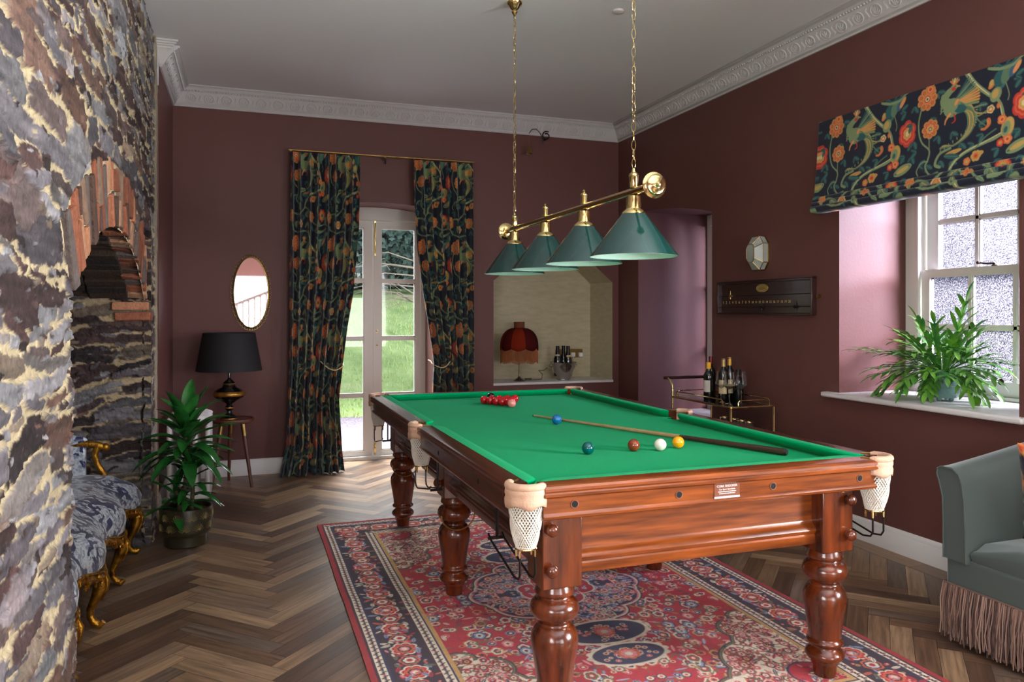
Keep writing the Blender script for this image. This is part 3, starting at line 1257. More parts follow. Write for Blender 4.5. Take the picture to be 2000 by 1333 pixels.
# aprons ----------------------------------------------------------------
ap_prof = [(0, .535), (.022, .535), (.024, .540), (.024, .566), (.020, .572), (.026, .578), (.030, .588), (.026, .598), (.016, .606), (.008, .616), (.006, .624), (.006, .765), (0, .765)]
for sy in (-1, 1):
    w = tmb()
    w.extr(ap_prof, (-.50, sy * 1.315, 0), (.50, sy * 1.315, 0), (0, sy, 0))
    w.box(-.50, .50, sy * 1.315 - .02 if sy > 0 else sy * 1.315, sy * 1.315 if sy > 0 else sy * 1.315 + .02, .535, .765)
    w.build('end_apron', mahogany_x_lit, parent=ST, angle=30)
for sx in (-1, 1):
    for y0, y1 in ((-1.24, -.07), (.07, 1.24)):
        w = tmb()
        w.extr(ap_prof, (sx * .585, y0, 0), (sx * .585, y1, 0), (sx, 0, 0))
        w.box(min(sx * .565, sx * .585), max(sx * .565, sx * .585), y0, y1, .535, .765)
        w.build('side_apron', mahogany_y_shaded, parent=ST, angle=30)
w = tmb()
w.box(-.68, .68, -1.37, 1.37, .745, .7645)
w.build('under_frame', mahogany_x_lit, parent=ST, smooth=False)

# pockets: leather collar, net, brass ring and rods -----------------------
rod_m = mat('black_coated_rod', rgb(20, 18, 18), .35, .2)


def pocket(cx, cy, a_out, span, runner):
    """collar is an arc centred (cx,cy) around direction a_out"""
    c = Vector((TX + cx, TY + cy, 0))
    pk = MB()
    # padded top rim: half ring
    R = .058 if span > 2 else .050
    arcp = [c + Vector((R * math.cos(a), R * math.sin(a), .868)) for a in np.linspace(a_out - span / 2, a_out + span / 2, 18)]
    pk.tube(arcp, [.008] + [.012] * 16 + [.008], 10)
    # apron of leather hanging down outside
    rows = []
    for k, (dr, z) in enumerate(((.004, .866), (.009, .858), (.010, .846), (.007, .836), (.010, .826), (.009, .814), (.008, .804))):
        rows.append([c + Vector(((R + dr + .003 * math.sin(9 * a) * (k / 6)) * math.cos(a), (R + dr) * math.sin(a), z + (.006 * math.sin(5 * a + 1) if k == 6 else 0)))
                     for a in np.linspace(a_out - span / 2 * .97, a_out + span / 2 * .97, 22)])
    pk.grid(rows)
    pko = pk.build('pocket', leather, parent=ST, solid=.003)
    # brass tags where the collar meets the rails
    for s in (-1, 1):
        w = MB()
        a = a_out + s * span / 2
        q = c + Vector((R * math.cos(a), R * math.sin(a), .871))
        d = Vector((-math.sin(a), math.cos(a), 0)) * s
        w.tube([q, q + d * .035], [.005, .003], 6)
        w.build('pocket_plate', old_brass, parent=pko)
    # net: crossing strands
    w = MB()
    zt, zb = .812, .668
    cc = c + Vector((math.cos(a_out) * .004, math.sin(a_out) * .004, 0))
    nst = 30
    for s in (-1, 1):
        for k in range(nst):
            pp = []
            for q in range(13):
                t = q / 12
                rr = (.052 if span > 2 else .048) * (1 - .40 * t ** 1.1 + .10 * math.sin(PI * t)) * (1 + .05 * math.sin(k))
                a = 2 * PI * k / nst + s * t * 1.9
                pp.append(cc + Vector((rr * math.cos(a), rr * math.sin(a), zt + (zb - zt) * t)))
            w.tube(pp, .0021, 4, caps=False)
    w.build('pocket_net', net_m, parent=pko)
    # bottom ring and rods
    w = MB()
    w.tube([cc + Vector((.034 * math.cos(a), .034 * math.sin(a), .666)) for a in np.linspace(0, 2 * PI, 20, endpoint=False)], .003, 6, closed=True)
    for k in (-1, 1):
        for side in (-1, 1):
            q = cc + Vector((side * .026, k * .018, .666))
            w.cyl(q, q - Vector((0, 0, .03)), .0042, .0034, 8)
    w.build('pocket_ring', brass, parent=pko)
    w = MB()
    for side in (-1, 1):
        q = cc + Vector((side * .026, -runner * .018, .64))
        w.tube([q, q + Vector((0, 0, -.055)), q + Vector((0, runner * .012, -.072)), q + Vector((0, runner * .05, -.078)), q + Vector((0, runner * .30, -.028)), q + Vector((0, runner * .33, -.012))], .0038, 7)
    w.tube([cc + Vector((-.028, runner * .31, .612)), cc + Vector((.028, runner * .31, .612))], .006, 8)
    w.build('ball_runner', rod_m, parent=pko)
    w = MB()
    y = cc.y + runner * .31
    sgn = 1 if cx > 0 else -1
    x = cc.x - sgn * .006
    w.box(x - .002, x + .002, y - .014, y + .014, .61, .765)
    w.build('runner_strap', rod_m, parent=pko)


for sx in (-1, 1):
    for sy in (-1, 1):
        pocket(sx * .712, sy * 1.412, math.atan2(sy, sx), 3.5, -sy)
    pocket(sx * .735, 0, 0 if sx > 0 else PI, 2.7, -1)

# maker's plate on the near end -------------------------------------------
plx, ply, plz = .020, -(RH + .0585) - .0004, .795
w = tmb()
w.box(plx - .052, plx + .052, ply - .0012, ply, .776, .826)
npl = w.build('maker_plate', mat('clear_brown_plate', rgb(122, 74, 56), .25, coat=.3), parent=ST, smooth=False)
ptxt = mat('plate_lettering', rgb(236, 224, 220), .5)
Rx = Matrix.Rotation(PI / 2, 4, 'X')


def ptext(body, z, size):
    text_part(body, 'plate_lettering', ptxt, npl, Matrix.Translation((TX + plx, TY + ply - .0014, z)) @ Rx, size, .0002)


ptext('CORK SNOOKER', .8145, .0108)
ptext('Cue Sport Specialists', .8045, .0078)
w = tmb()
w.box(plx - .052, plx + .052, ply - .0016, ply - .0010, .776, .783)
w.build('plate_foot_strip', mat('plate_silver', rgb(216, 208, 214), .4), parent=npl, smooth=False)
w = tmb()
rl = random.Random(4)
for z, (a, b) in ((.7975, (-.036, .036)), (.791, (-.032, .032))):
    x = a
    while x < b:
        d = rl.uniform(.003, .009)
        w.box(plx + x, plx + min(x + d, b), ply - .0016, ply - .0011, z, z + .0028)
        x += d + .0016
w.build('plate_small_print', ptxt, parent=npl, smooth=False)
# brass tool hook resting on the middle left leg and rest hook on far leg
for ly in (0, 1.31):
    w = tmb()
    lx = -.571
    w.tube([(lx + .085 * math.cos(a), ly - .075, .425 + .075 * math.sin(a)) for a in np.linspace(PI, 2 * PI, 12)], .004, 6)
    w.build('cue_rest_hook', old_brass, parent=ST)

# ================================================================ balls and cue
BR = .0262
BZ = .832 + BR


def ball(x, y, col, label, group=None, name='snooker_ball'):
    m = mat('ball_' + label.split()[0], col, .08, spec=.6, coat=.5)
    w = MB().sphere((x, y, BZ), BR, 28, 18)
    o = w.build(name, m, loc=(x, y, BZ - BR), angle=180)
    return tag(o, label, 'ball', group)


ball(1.352, 2.885, rgb(0, 84, 86), 'green snooker ball, leftmost of the four in line near the front')
ball(1.566, 2.885, rgb(132, 58, 30), 'brown snooker ball between the green ball and the white ball')
ball(1.679, 2.858, rgb(232, 230, 214), 'white cue ball between the brown and yellow balls')
ball(1.785, 2.887, rgb(250, 170, 10), 'yellow snooker ball lying just in front of the cue shaft')
ball(1.562, 3.72, rgb(20, 112, 176), 'blue snooker ball on the centre spot beside the cue tip')
ball(1.575, 4.475, rgb(244, 150, 140), 'pink snooker ball touching the near point of the red pack')
ball(1.575, 4.90, rgb(14, 14, 16), 'black snooker ball behind the pack of reds')
n = 0
redm = mat('ball_red', rgb(196, 14, 26), .08, spec=.6, coat=.5)
proto = None
pos = ['at the near point', 'in the second row', 'in the third row', 'in the fourth row', 'in the back row']
for row in range(5):
    for k in range(row + 1):
        x = 1.575 + (k - row / 2) * .0530
        y = 4.530 + row * .0460
        side = 'at the single tip' if row == 0 else ('leftmost' if k == 0 else 'rightmost' if k == row else ['', '', 'middle one', ('second from left', 'third from left'), ('second from left', 'middle one', 'fourth from left')][row] if row == 2 else [0, 0, 0, ('second from left', 'third from left'), ('second from left', 'middle one', 'fourth from left')][row][k - 1])
        lab = 'red snooker ball %s of the triangle pack, %s' % (pos[row], side)
        if proto is None:
            w = MB().sphere((x, y, BZ), BR, 24, 16)
            o = w.build('snooker_ball', redm, loc=(x, y, BZ - BR), angle=180)
            proto = o
        else:
            o = proto.copy()
            COL.objects.link(o)
            o.location = (x, y, BZ - BR)
        tag(o, lab, 'ball', 'red balls racked in a triangle')
# cue
A = Vector((1.553, 4.052, .832 + .006))
B = Vector((2.105, 2.585, .832 + .0155))
d = (B - A).normalized()
L_ = (B - A).length
q = thing('snooker_cue', tuple((A + B) / 2 - Vector((0, 0, .01))), 'wooden snooker cue lying diagonally on the green cloth', 'cue')
ash = mat('ash_shaft', rgb(196, 168, 124), .35, noise=(4, 4, .2), col2=rgb(170, 140, 96), stretch=(3, 3, 12), coat=.3)
ebony = mat('ebony_butt', rgb(64, 40, 30), .25, coat=.5)
MB().cyl(A + d * .012, A + d * (L_ * .66), .0052, .0105, 16).build('shaft', ash, parent=q)
MB().cyl(A + d * (L_ * .66), B, .0105, .0148, 18).build('butt', ebony, parent=q)
MB().cyl(A, A + d * .012, .0048, .0052, 12).build('tip', mat('cue_tip', rgb(50, 110, 120), .8), parent=q)
MB().cyl(B, B + d * .008, .0145, .011, 16).build('bumper', mat('black_rubber', rgb(18, 20, 20), .7), parent=q)
for k in range(2):
    pass

# ================================================================ hanging billiard light
LX = 1.585
LYs = [2.92, 3.43, 3.94, 4.45]
ZR = 1.665
BL = thing('billiard_pendant', (LX, 3.685, 3.35), 'brass billiard light bar with four green cone shades on chains', 'pendant light')
w = MB().cyl((LX, 2.76, 1.945), (LX, 4.60, 1.945), .0165, n=20)
w.build('bar', brass, parent=BL)
for y, s in ((2.76, -1), (4.60, 1)):
    w = MB().lathe([(.018, .0), (.048, .004), (.054, .010), (.054, .016), (.046, .020), (.040, .024), (.038, .030), (.026, .033), (.020, .038), (.012, .040), (.013, .046), (.008, .052), (0, .053)],
                   (LX, y, 1.945), 28, (0, s, 0))
    w.build('end_disc', brass, parent=BL)
for i, y in enumerate(LYs):
    w = MB()
    w.lathe([(.021, 1.928), (.031, 1.924), (.033, 1.905), (.033, 1.872), (.035, 1.868), (.044, 1.862), (.052, 1.853), (.053, 1.846), (.03, 1.844)], (LX, y, 0), 26)
    w.build('lamp_holder', brass, parent=BL)
    w = MB().lathe([(.052, 1.848), (.187, ZR + .004), (.1885, ZR)], (LX, y, 0), 56, cap=False)
    sh = w.build('shade', shade_green, parent=BL)
    w = MB().lathe([(.050, 1.8455), (.185, ZR + .002), (.1884, ZR - .0005)], (LX, y, 0), 56, cap=False)
    w.build('shade_lining', shade_in, parent=sh)
    w = MB()
    if i in (1, 2):
        w.lathe([(.011, 1.955), (.016, 1.962), (.016, 2.0), (.018, 2.003), (.018, 2.008), (.010, 2.014), (.006, 2.018), (.009, 2.024), (.0, 2.032)], (LX, y, 0), 18)
    else:
        w.lathe([(.011, 1.955), (.020, 1.962), (.020, 2.008), (.023, 2.012), (.022, 2.020), (.010, 2.028), (.006, 2.045), (0, 2.046)], (LX, y, 0), 18)
    w.build('finial', brass, parent=BL)
for y in (LYs[0], LYs[3]):
    w = MB()
    z = 2.045
    k = 0
    lk = .040
    while z < 3.28:
        pts_ = []
        for a in np.linspace(0, 2 * PI, 14, endpoint=False):
            e = .0085 * math.cos(a)
            v = (lk / 2 + .003) * math.sin(a)
            tw = .35 * math.sin(k * .6)
            ang = (0 if k % 2 else PI / 2) + tw + .5
            pts_.append((LX + e * math.cos(ang), y + e * math.sin(ang), z + lk / 2 + v))
        w.tube(pts_, .0017, 5, closed=True)
        z += lk
        k += 1
    w.build('chain', brass, parent=BL)
    w = MB().lathe([(.004, 3.265), (.012, 3.275), (.020, 3.29), (.014, 3.30), (.030, 3.315), (.034, 3.325), (.046, 3.335), (.050, 3.35)], (LX, y, 0), 24)
    w.build('ceiling_rose', brass, parent=BL)
w = MB()
w.tube([(LX + .006 * math.sin(z * 30), LYs[3] + .006 * math.cos(z * 23), z) for z in np.linspace(2.04, 3.28, 60)], .0022, 6)
w.build('flex', mat('gold_flex', rgb(120, 100, 60), .5), parent=BL)
# ================================================================ woven bird-and-flower fabric
NAVY = (18, 26, 44)
SAGE, SAGE2, TEAL, TEAL2, OCH, ORG, ORG2, RED, CREAMY, BLU = (128, 148, 104), (92, 124, 96), (38, 92, 92), (24, 70, 76), (196, 160, 84), (214, 118, 62), (228, 150, 88), (196, 58, 44), (226, 208, 150), (60, 96, 120)
FP, FV = .69, .78


def fabric_repeat(cv, ox, oy):
    def S(pts, w, c):
        cv.stroke([(x + ox, y + oy) for x, y in pts], w, c)

    def E(x, y, a, b, an, c):
        cv.ell(x + ox, y + oy, a, b, an, c)

    def LF(x, y, L, W, a, c, v=None):
        cv.leaf(x + ox, y + oy, L, W, a, c, v)

    def big(x, y, r, n=9, cols=None):
        cols = cols or [(1.0, OCH), (.95, ORG), (.72, ORG2), (.62, ORG), (.42, ORG2), (.34, RED), (.22, CREAMY), (.12, TEAL)]
        cv.flower(x + ox, y + oy, r, n, cols)
        for k in range(n):
            a = 2 * PI * (k) / n
            cv.flower(x + ox + r * .66 * math.cos(a), y + oy + r * .66 * math.sin(a), r * .20, 1, [(1, OCH), (.8, RED), (.45, ORG)])

    rs = random.Random(5)
    # loose background foliage
    for (x, y, a) in ((.68, .12, 2.2), (.70, .17, 1.2), (.46, .19, .3), (.60, .12, 2.6), (.65, .10, -.5), (.73, .30, 2.0), (.66, .36, 1.0), (.69, .37, 2.2), (.08, .36, 2.4), (.06, .30, 1.2),
                      (.20, .06, .2), (.24, .44, 1.0), (.58, .44, 2.0), (.44, .39, 2.3), (.49, .35, 2.0), (.68, .50, .4), (.20, .50, .7), (.84, .45, .5), (.10, .44, -.4), (.36, .37, .8),
                      (.02, .55, 1.2), (.16, .60, .5), (.30, .62, 2.5), (.52, .58, .4), (.60, .66, 2.0), (.44, .70, 1.0), (.10, .70, 2.0), (.26, .74, .1), (.67, .74, 1.0), (.37, .56, 2.0), (.57, .75, 0), (.22, .30, 1.4), (.20, .20, 2.2), (.05, .10, 1.0), (.04, .20, 2.0), (.30, .30, .5), (.33, .02, 2.8), (.74, .38, 1.2), (.56, .50, .2), (.12, .52, 1.9), (.46, .30, -.4), (.30, .46, .3), (.63, .56, 2.4)):
        LF(x, y, .05, .024, a, TEAL, SAGE2)
        LF(x, y, .042, .02, a + 1.1, TEAL2, SAGE2)
    # pale trunk entering from the top, curling to the bulb
    S([(.36, -.03), (.384, .02), (.433, .084), (.508, .153), (.535, .17)], (.030, .016), SAGE)
    S([(.365, -.02), (.390, .025), (.440, .088), (.510, .155)], (.008, .004), CREAMY)
    S([(.55, .18), (.581, .227), (.600, .30), (.612, .356), (.56, .385), (.508, .395), (.43, .412), (.375, .432), (.33, .46), (.305, .497), (.30, .53)], (.014, .018), SAGE)
    S([(.575, .225), (.594, .30), (.606, .354), (.505, .391), (.375, .428), (.302, .495)], .004, CREAMY)
    S([(.56, .34), (.50, .37), (.45, .415)], .006, SAGE2)
    # hanging bell flower and bulb
    E(.563, .085, .032, .046, .5, TEAL)
    E(.60, .075, .026, .05, .3, SAGE2)
    E(.64, .06, .02, .042, .5, BLU)
    E(.655, .055, .012, .034, .6, ORG2)
    S([(.52, .03), (.545, .015), (.57, .03), (.575, .05)], (.012, .006), TEAL)
    S([(.60, .02), (.63, .0), (.655, .015)], (.010, .006), TEAL)
    E(.548, .165, .030, .038, .4, SAGE)
    E(.545, .160, .018, .024, .4, OCH)
    E(.520, .115, .018, .012, -.6, ORG)
    E(.52, .10, .012, .018, .3, OCH)
    S([(.60, .12), (.62, .18), (.615, .21)], .004, SAGE)
    # lobed ochre fruit and small blossoms round it
    E(.622, .345, .034, .050, .2, OCH)
    E(.615, .350, .022, .036, .2, SAGE)
    E(.612, .355, .010, .016, .2, TEAL)
    cv.flower(.590 + ox, .300 + oy, .026, 5, [(1, ORG), (.6, ORG2), (.3, RED)])
    cv.flower(.625 + ox, .405 + oy, .026, 5, [(1, ORG), (.6, ORG2), (.3, RED)])
    cv.flower(.588 + ox, .415 + oy, .022, 5, [(1, RED), (.6, ORG), (.3, OCH)])
    cv.flower(.524 + ox, .233 + oy, .022, 5, [(1, CREAMY), (.75, ORG), (.35, CREAMY)])
    E(.566, .225, .010, .014, 0, ORG)
    # orange comma bud
    S([(.515, .285), (.520, .305), (.500, .325), (.478, .325)], (.022, .008), ORG)
    S([(.512, .290), (.512, .305)], (.008, .004), OCH)
    # large orange flowers
    big(.133, .080, .066, 9)
    E(.150, .03, .026, .022, 0, ORG)
    cv.flower(.15 + ox, .03 + oy, .032, 7, [(1, OCH), (.9, ORG), (.55, ORG2), (.3, RED)])
    big(.163, .252, .055, 8, [(1.0, OCH), (.94, ORG), (.74, ORG2), (.66, RED), (.5, ORG2), (.3, OCH), (.2, TEAL), (.1, CREAMY)])
    # red palmette
    cv.flower(.699 + ox, .245 + oy, .062, 6, [(1, RED), (.80, (222, 96, 60)), (.66, RED), (.48, ORG2), (.34, OCH), (.2, CREAMY)], .5, 1.25)
    # vine under the orange flowers
    S([(.10, .12), (.085, .19), (.090, .26), (.115, .32), (.165, .37), (.160, .42), (.145, .455), (.17, .50), (.21, .52)], (.008, .010), SAGE)
    S([(.16, .305), (.165, .37)], .006, SAGE)
    S([(.16, .43), (.12, .43), (.09, .47), (.10, .50)], .006, SAGE)
    # sage scroll leaves
    LF(.62, .47, .13, .055, -.35, SAGE, TEAL)
    LF(.64, .462, .09, .025, -.35, OCH)
    S([(.56, -.03), (.62, -.035), (.68, -.06)], (.03, .012), SAGE)
    S([(.50, .02), (.56, .038), (.63, .035), (.67, .005), (.70, -.01)], (.012, .034), SAGE)
    S([(.56, .03), (.63, .026), (.67, .0)], (.006, .014), TEAL)
    LF(.43, .455, .07, .03, -.2, OCH, ORG)
    cv.flower(.455 + ox, .455 + oy, .030, 6, [(1, OCH), (.6, ORG), (.3, RED)])
    cv.flower(.405 + ox, .475 + oy, .022, 5, [(1, ORG), (.5, OCH)])
    # bird: tail plumes first
    for k, (a, b) in enumerate((((.44, .23), (.50, .245)), ((.45, .25), (.53, .22)), ((.455, .27), (.50, .31)), ((.44, .20), (.50, .20)))):
        S([(.36, .17 + .005 * k), (.41, .185 + .008 * k), a, b], (.010, .005), (OCH, SAGE, SAGE2, SAGE)[k])
    for k in range(5):
        o = .010 * k
        S([(.35 + o * .6, .19), (.385 + o, .22), (.398 + o, .28), (.375 + o * .8, .335), (.32 + o * .3, .372), (.26, .362 + o * .3), (.235, .375)], (.009, .006), (SAGE2, OCH, SAGE, OCH, SAGE2)[k])
    for k in range(16):
        t = k / 15
        x = .437 - .20 * max(0, t - .45) * 1.8
        y = .20 + .18 * t
        LF(x, y, .018, .006, .3 + t * 1.4, SAGE)
    S([(.30, .385), (.24, .40), (.215, .43), (.21, .46), (.24, .475)], (.012, .016), SAGE)
    LF(.27, .415, .10, .024, -.12, OCH, ORG)
    LF(.26, .42, .10, .03, .2, TEAL, SAGE2)
    # wings
    for k in range(6):
        a = -.95 + k * .12
        S([(.31 + .004 * k, .135), (.31 + .13 * math.cos(a), .135 + .13 * math.sin(a))], (.010, .004), (TEAL, SAGE2, SAGE, TEAL, SAGE2, SAGE)[k])
    for k in range(6):
        a = -.42 + k * .13
        S([(.315, .150 + .003 * k), (.315 + .14 * math.cos(a), .150 + .12 * math.sin(a))], (.013, .005), (OCH, ORG2, OCH, ORG2, OCH, SAGE)[k])
    # body, neck and head
    E(.325, .175, .052, .032, .25, SAGE2)
    E(.295, .168, .052, .050, .3, SAGE)
    for k in range(10):
        LF(.268 + .012 * (k % 5), .145 + .022 * (k // 5), .022, .010, .6, SAGE2, OCH)
    E(.345, .185, .040, .022, .25, TEAL)
    S([(.30, .16), (.255, .135), (.245, .11), (.27, .08), (.30, .065)], (.064, .028), SAGE)
    for k in range(7):
        S([(.25, .09 + .014 * k), (.232, .085 + .015 * k), (.226, .095 + .015 * k)], .006, SAGE)
    E(.302, .058, .022, .014, .1, SAGE)
    E(.298, .068, .014, .010, .3, RED)
    S([(.318, .058), (.334, .062)], (.008, .003), OCH)
    for k in range(5):
        a = -2.3 + .42 * k
        S([(.300, .048), (.300 + .034 * math.cos(a), .048 + .034 * math.sin(a))], (.010, .006), (ORG, OCH, CREAMY, OCH, ORG)[k])
    E(.306, .056, .003, .003, 0, NAVY)
    E(.322, .145, .010, .018, .6, ORG2)
    S([(.31, .205), (.318, .24), (.30, .252)], (.008, .004), RED)
    S([(.285, .20), (.262, .225), (.255, .250)], (.014, .004), ORG2)
    # lower half of the design
    big(.42, .62, .050, 8)
    cv.flower(.62 + ox, .60 + oy, .045, 7, [(1, RED), (.8, ORG), (.5, OCH), (.25, TEAL)], .2, 1.3)
    cv.flower(.06 + ox, .62 + oy, .045, 7, [(1, OCH), (.9, ORG), (.6, ORG2), (.3, RED)], .2, 1.3)
    cv.flower(.24 + ox, .68 + oy, .035, 6, [(1, CREAMY), (.8, ORG), (.4, OCH)])
    S([(.30, .53), (.26, .57), (.20, .60), (.10, .59), (.06, .66), (.10, .73), (.20, .76), (.30, .74), (.345, .76)], (.014, .010), SAGE)
    S([(.30, .53), (.36, .56), (.40, .60), (.48, .68), (.56, .70), (.66, .68), (.70, .70)], (.012, .010), SAGE)
    for (x, y, a) in ((.14, .66, .4), (.34, .66, 1.2), (.50, .56, -.5), (.54, .64, .8), (.18, .55, -.8), (.30, .60, -.5), (.68, .62, 1.9), (.48, .74, -.4)):
        LF(x, y, .075, .034, a, SAGE2, OCH)
        LF(x, y, .06, .022, a + .9, SAGE, TEAL)


cloth = Canvas(1.62, 3.0, .0035, NAVY)
for oy in range(-1, 5):
    for ox in range(-1, 4):
        fabric_repeat(cloth, ox * FP, oy * FV)
fabric_m = mat('printed_linen', rgb(128, 128, 128), .75, noise=(500, 2, .3), attr='tone', bump=(700, .25), sheen=.2, spec=.25)

# --- curtains ---------------------------------------------------------------
tie_m = mat('cream_tie_cord', rgb(214, 196, 150), .7)


def curtain(xl_f, xr_f, z1, z0, seed, label, phase, npl, tie_z, tie_side, useg):
    nx, nz = 300, 430
    S_, T_ = np.meshgrid(np.linspace(0, 1, nx), np.linspace(0, 1, nz))
    Zt = z1 + (z0 - z1) * T_
    xl = np.interp(Zt[:, 0][::-1], *xl_f)[::-1][:, None]
    xr = np.interp(Zt[:, 0][::-1], *xr_f)[::-1][:, None]
    rs = np.random.RandomState(seed)
    wv = S_ + .012 * np.sin(2 * PI * (npl * S_ * .5 + rs.rand())) + .02 * (vnoise(S_ * 3, T_ * 2, seed) - .5)
    Xc = xl + (xr - xl) * S_
    ph = 2 * PI * npl * wv + phase + .5 * np.sin(T_ * 3 + seed)
    width = (xr - xl)
    amp = .030 + .014 * np.clip((.75 - width) / .3, 0, 1) + .012 * T_
    yy = np.sin(ph)
    yy = np.sign(yy) * np.abs(yy) ** .75
    Yc = YB - .115 - amp * yy + .010 * (vnoise(S_ * 8, T_ * 6, seed + 1) - .5)
    Xc = Xc + .010 * np.cos(ph) * (1 - .5 * T_)
    # heading pinch at the top, pooling on the floor
    top = np.clip((.03 - T_) / .03, 0, 1)
    Yc = Yc * (1 - .6 * top) + (YB - .11) * .6 * top
    pool = np.clip((T_ - .93) / .07, 0, 1)
    Yc = Yc - pool ** 2 * .07 * (.6 + .8 * vnoise(S_ * 5, T_, seed + 4))
    Zt = Zt + pool ** 2 * .02 * (vnoise(S_ * 12, T_ * 0, seed + 6) - .3)
    # the tie pulls it in
    tp = np.exp(-((Zt - tie_z) / .07) ** 2)
    P = np.stack([Xc, Yc, np.maximum(Zt, .004)], -1)
    C = cloth.sample((S_ * useg) % (FP * 2) + .02, T_ * (z1 - z0) * 1.0 + .05)
    o = color_grid('curtain', P, C, fabric_m, loc=((float(xl[0, 0]) + float(xr[0, 0])) / 2, YB - .1, 0))
    o.modifiers.new('thickness', 'SOLIDIFY').thickness = .003
    tag(o, label, 'curtain', None)
    w = MB()
    xs = float(np.interp(tie_z, *xr_f)) if tie_side > 0 else float(np.interp(tie_z, *xl_f))
    pts_ = []
    for k in range(12):
        t = k / 11
        pts_.append((xs - tie_side * (.20 * t) + tie_side * .01, YB - .135 - .055 * math.sin(PI * min(t * 1.2, 1)), tie_z - .055 * math.sin(PI * t) + .045 * t))
    w.tube(pts_, .005, 6)
    w.tube([pts_[0], (xs + tie_side * .012, YB - .09, tie_z + .02), (xs + tie_side * .02, YB - .02, tie_z + .03)], .005, 6)
    w.build('tieback', tie_m, parent=o)
    return o


curtain(([0, .25, .9, 1.4, 2.0, 2.86], [.285, .345, .372, .375, .375, .385]),
        ([0, .25, .65, .95, 1.3, 1.6, 2.2, 2.86], [.845, .825, .80, .832, .875, .925, .975, .985]),
        2.845, .004, 3, 'floor-length bird and flower patterned curtain left of the garden doors', .4, 8, .95, 1, 1.28)
curtain(([0, .7, .95, 1.3, 1.6, 2.0, 2.4, 2.86], [1.66, 1.65, 1.665, 1.615, 1.565, 1.51, 1.485, 1.475]),
        ([0, 2.86], [2.055, 2.045]),
        2.845, .004, 9, 'floor-length bird and flower patterned curtain right of the garden doors', 1.3, 7, .95, -1, 1.15)
ct = thing('curtain_rail', (1.22, YB - .1, 2.86), 'slim brass curtain rail on the wall above the garden doors', 'curtain rail')
w = MB()
w.box(.37, 2.07, YB - .128, YB - .10, 2.850, 2.862)
w.build('rail', old_brass, parent=ct, bevel=.003)
w = MB()
for x in (.39, 1.22, 2.05):
    w.box(x - .008, x + .008, YB - .12, YB - .001, 2.845, 2.855)
w.build('bracket', old_brass, parent=ct)
w = MB().cyl((1.235, YB - .05, 2.845), (1.235, YB - .05, 2.80), .006, n=8)
w.build('hook', black_metal, parent=ct)

# --- roman blind -------------------------------------------------------------
y_a, y_b = 4.09, 2.62
path = [(0.0, 3.605, 2.685), (.50, 3.565, 2.178)]
zz, xx, t = 2.178, 3.565, .50
prof = []
for k in range(60):
    f = k / 59
    prof.append((f * .50, 3.605 - .040 * f ** 1.2, 2.685 - .507 * f))
for k in range(3):
    # a lip that hangs over the next fold
    for a in np.linspace(0, PI, 7)[1:]:
        prof.append((prof[-1][0] + .006, 3.565 - .010 * k + .012 - .012 * math.cos(a), 2.178 - .030 * k - .008 * math.sin(a)))
    prof.append((prof[-1][0] + .02, 3.565 - .010 * k - .006, 2.178 - .030 * k + .002))
    for f in np.linspace(.15, 1, 7):
        prof.append((prof[-1][0] + .0046, 3.565 - .010 * k - .010 - .004 * math.sin(PI * f), 2.178 - .030 * k - .032 * f + .002))
prof.append((prof[-1][0] + .02, 3.60, 2.082))
prof = np.array(prof)
ys = np.arange(y_a, y_b, -.0035)
T_, Y_ = np.meshgrid(prof[:, 0], ys, indexing='ij')
Xp = np.repeat(prof[:, 1][:, None], len(ys), 1) + .006 * (vnoise(Y_ * 2, T_ * 6, 4) - .5)
Zp = np.repeat(prof[:, 2][:, None], len(ys), 1) - .008 * np.sin(PI * (y_a - Y_) / (y_a - y_b)) * (T_ > .5)
C = cloth.sample(y_a - .03 - Y_ + .0, T_ + .01)
bl = thing('roman_blind', (3.64, 3.36, 2.69), 'bird and flower patterned roman blind gathered above the sash window', 'blind')
# finer rows on the flat part
f = np.arange(0, .5, .0035)
rowsT = np.concatenate([f, prof[60:, 0]])
PX = np.interp(rowsT, prof[:, 0], prof[:, 1])
PZ = np.interp(rowsT, prof[:, 0], prof[:, 2])
T_, Y_ = np.meshgrid(rowsT, ys, indexing='ij')
PXg = np.repeat(PX[:, None], len(ys), 1) + .005 * (vnoise(Y_ * 2, T_ * 6, 4) - .5)
PZg = np.repeat(PZ[:, None], len(ys), 1)
C = cloth.sample(np.clip(y_a - .03 - Y_, 0, 1.6), T_ + .01)
color_grid('blind_cloth', np.stack([PXg, Y_, PZg], -1), C, fabric_m, parent=bl, solid=.004)
w = MB().box(3.608, XR - .001, y_b + .01, y_a - .01, 2.655, 2.684)
w.build('head_rail', white_paint, parent=bl, bevel=.003)
w = MB()
for s in (y_a, y_b):
    w.face([w.pt(p) for p in ((3.607, s, 2.68), (XR - .002, s, 2.68), (XR - .002, s, 2.62), (3.60, s, 2.62))])
w.build('side_return', mat('blind_lining', rgb(26, 34, 50), .8), parent=bl, smooth=False)

# ================================================================ french doors (door_1)
dr = bpy.data.objects.new('door_1', None)
COL.objects.link(dr)
dr.location = (1.21, 7.45, 0)
dr['_w'] = (1.21, 7.45, 0)
dr['kind'] = 'structure'
YD = 7.43
fr = MB()


def pd(a, b, d):
    return (a, YD + d, b)


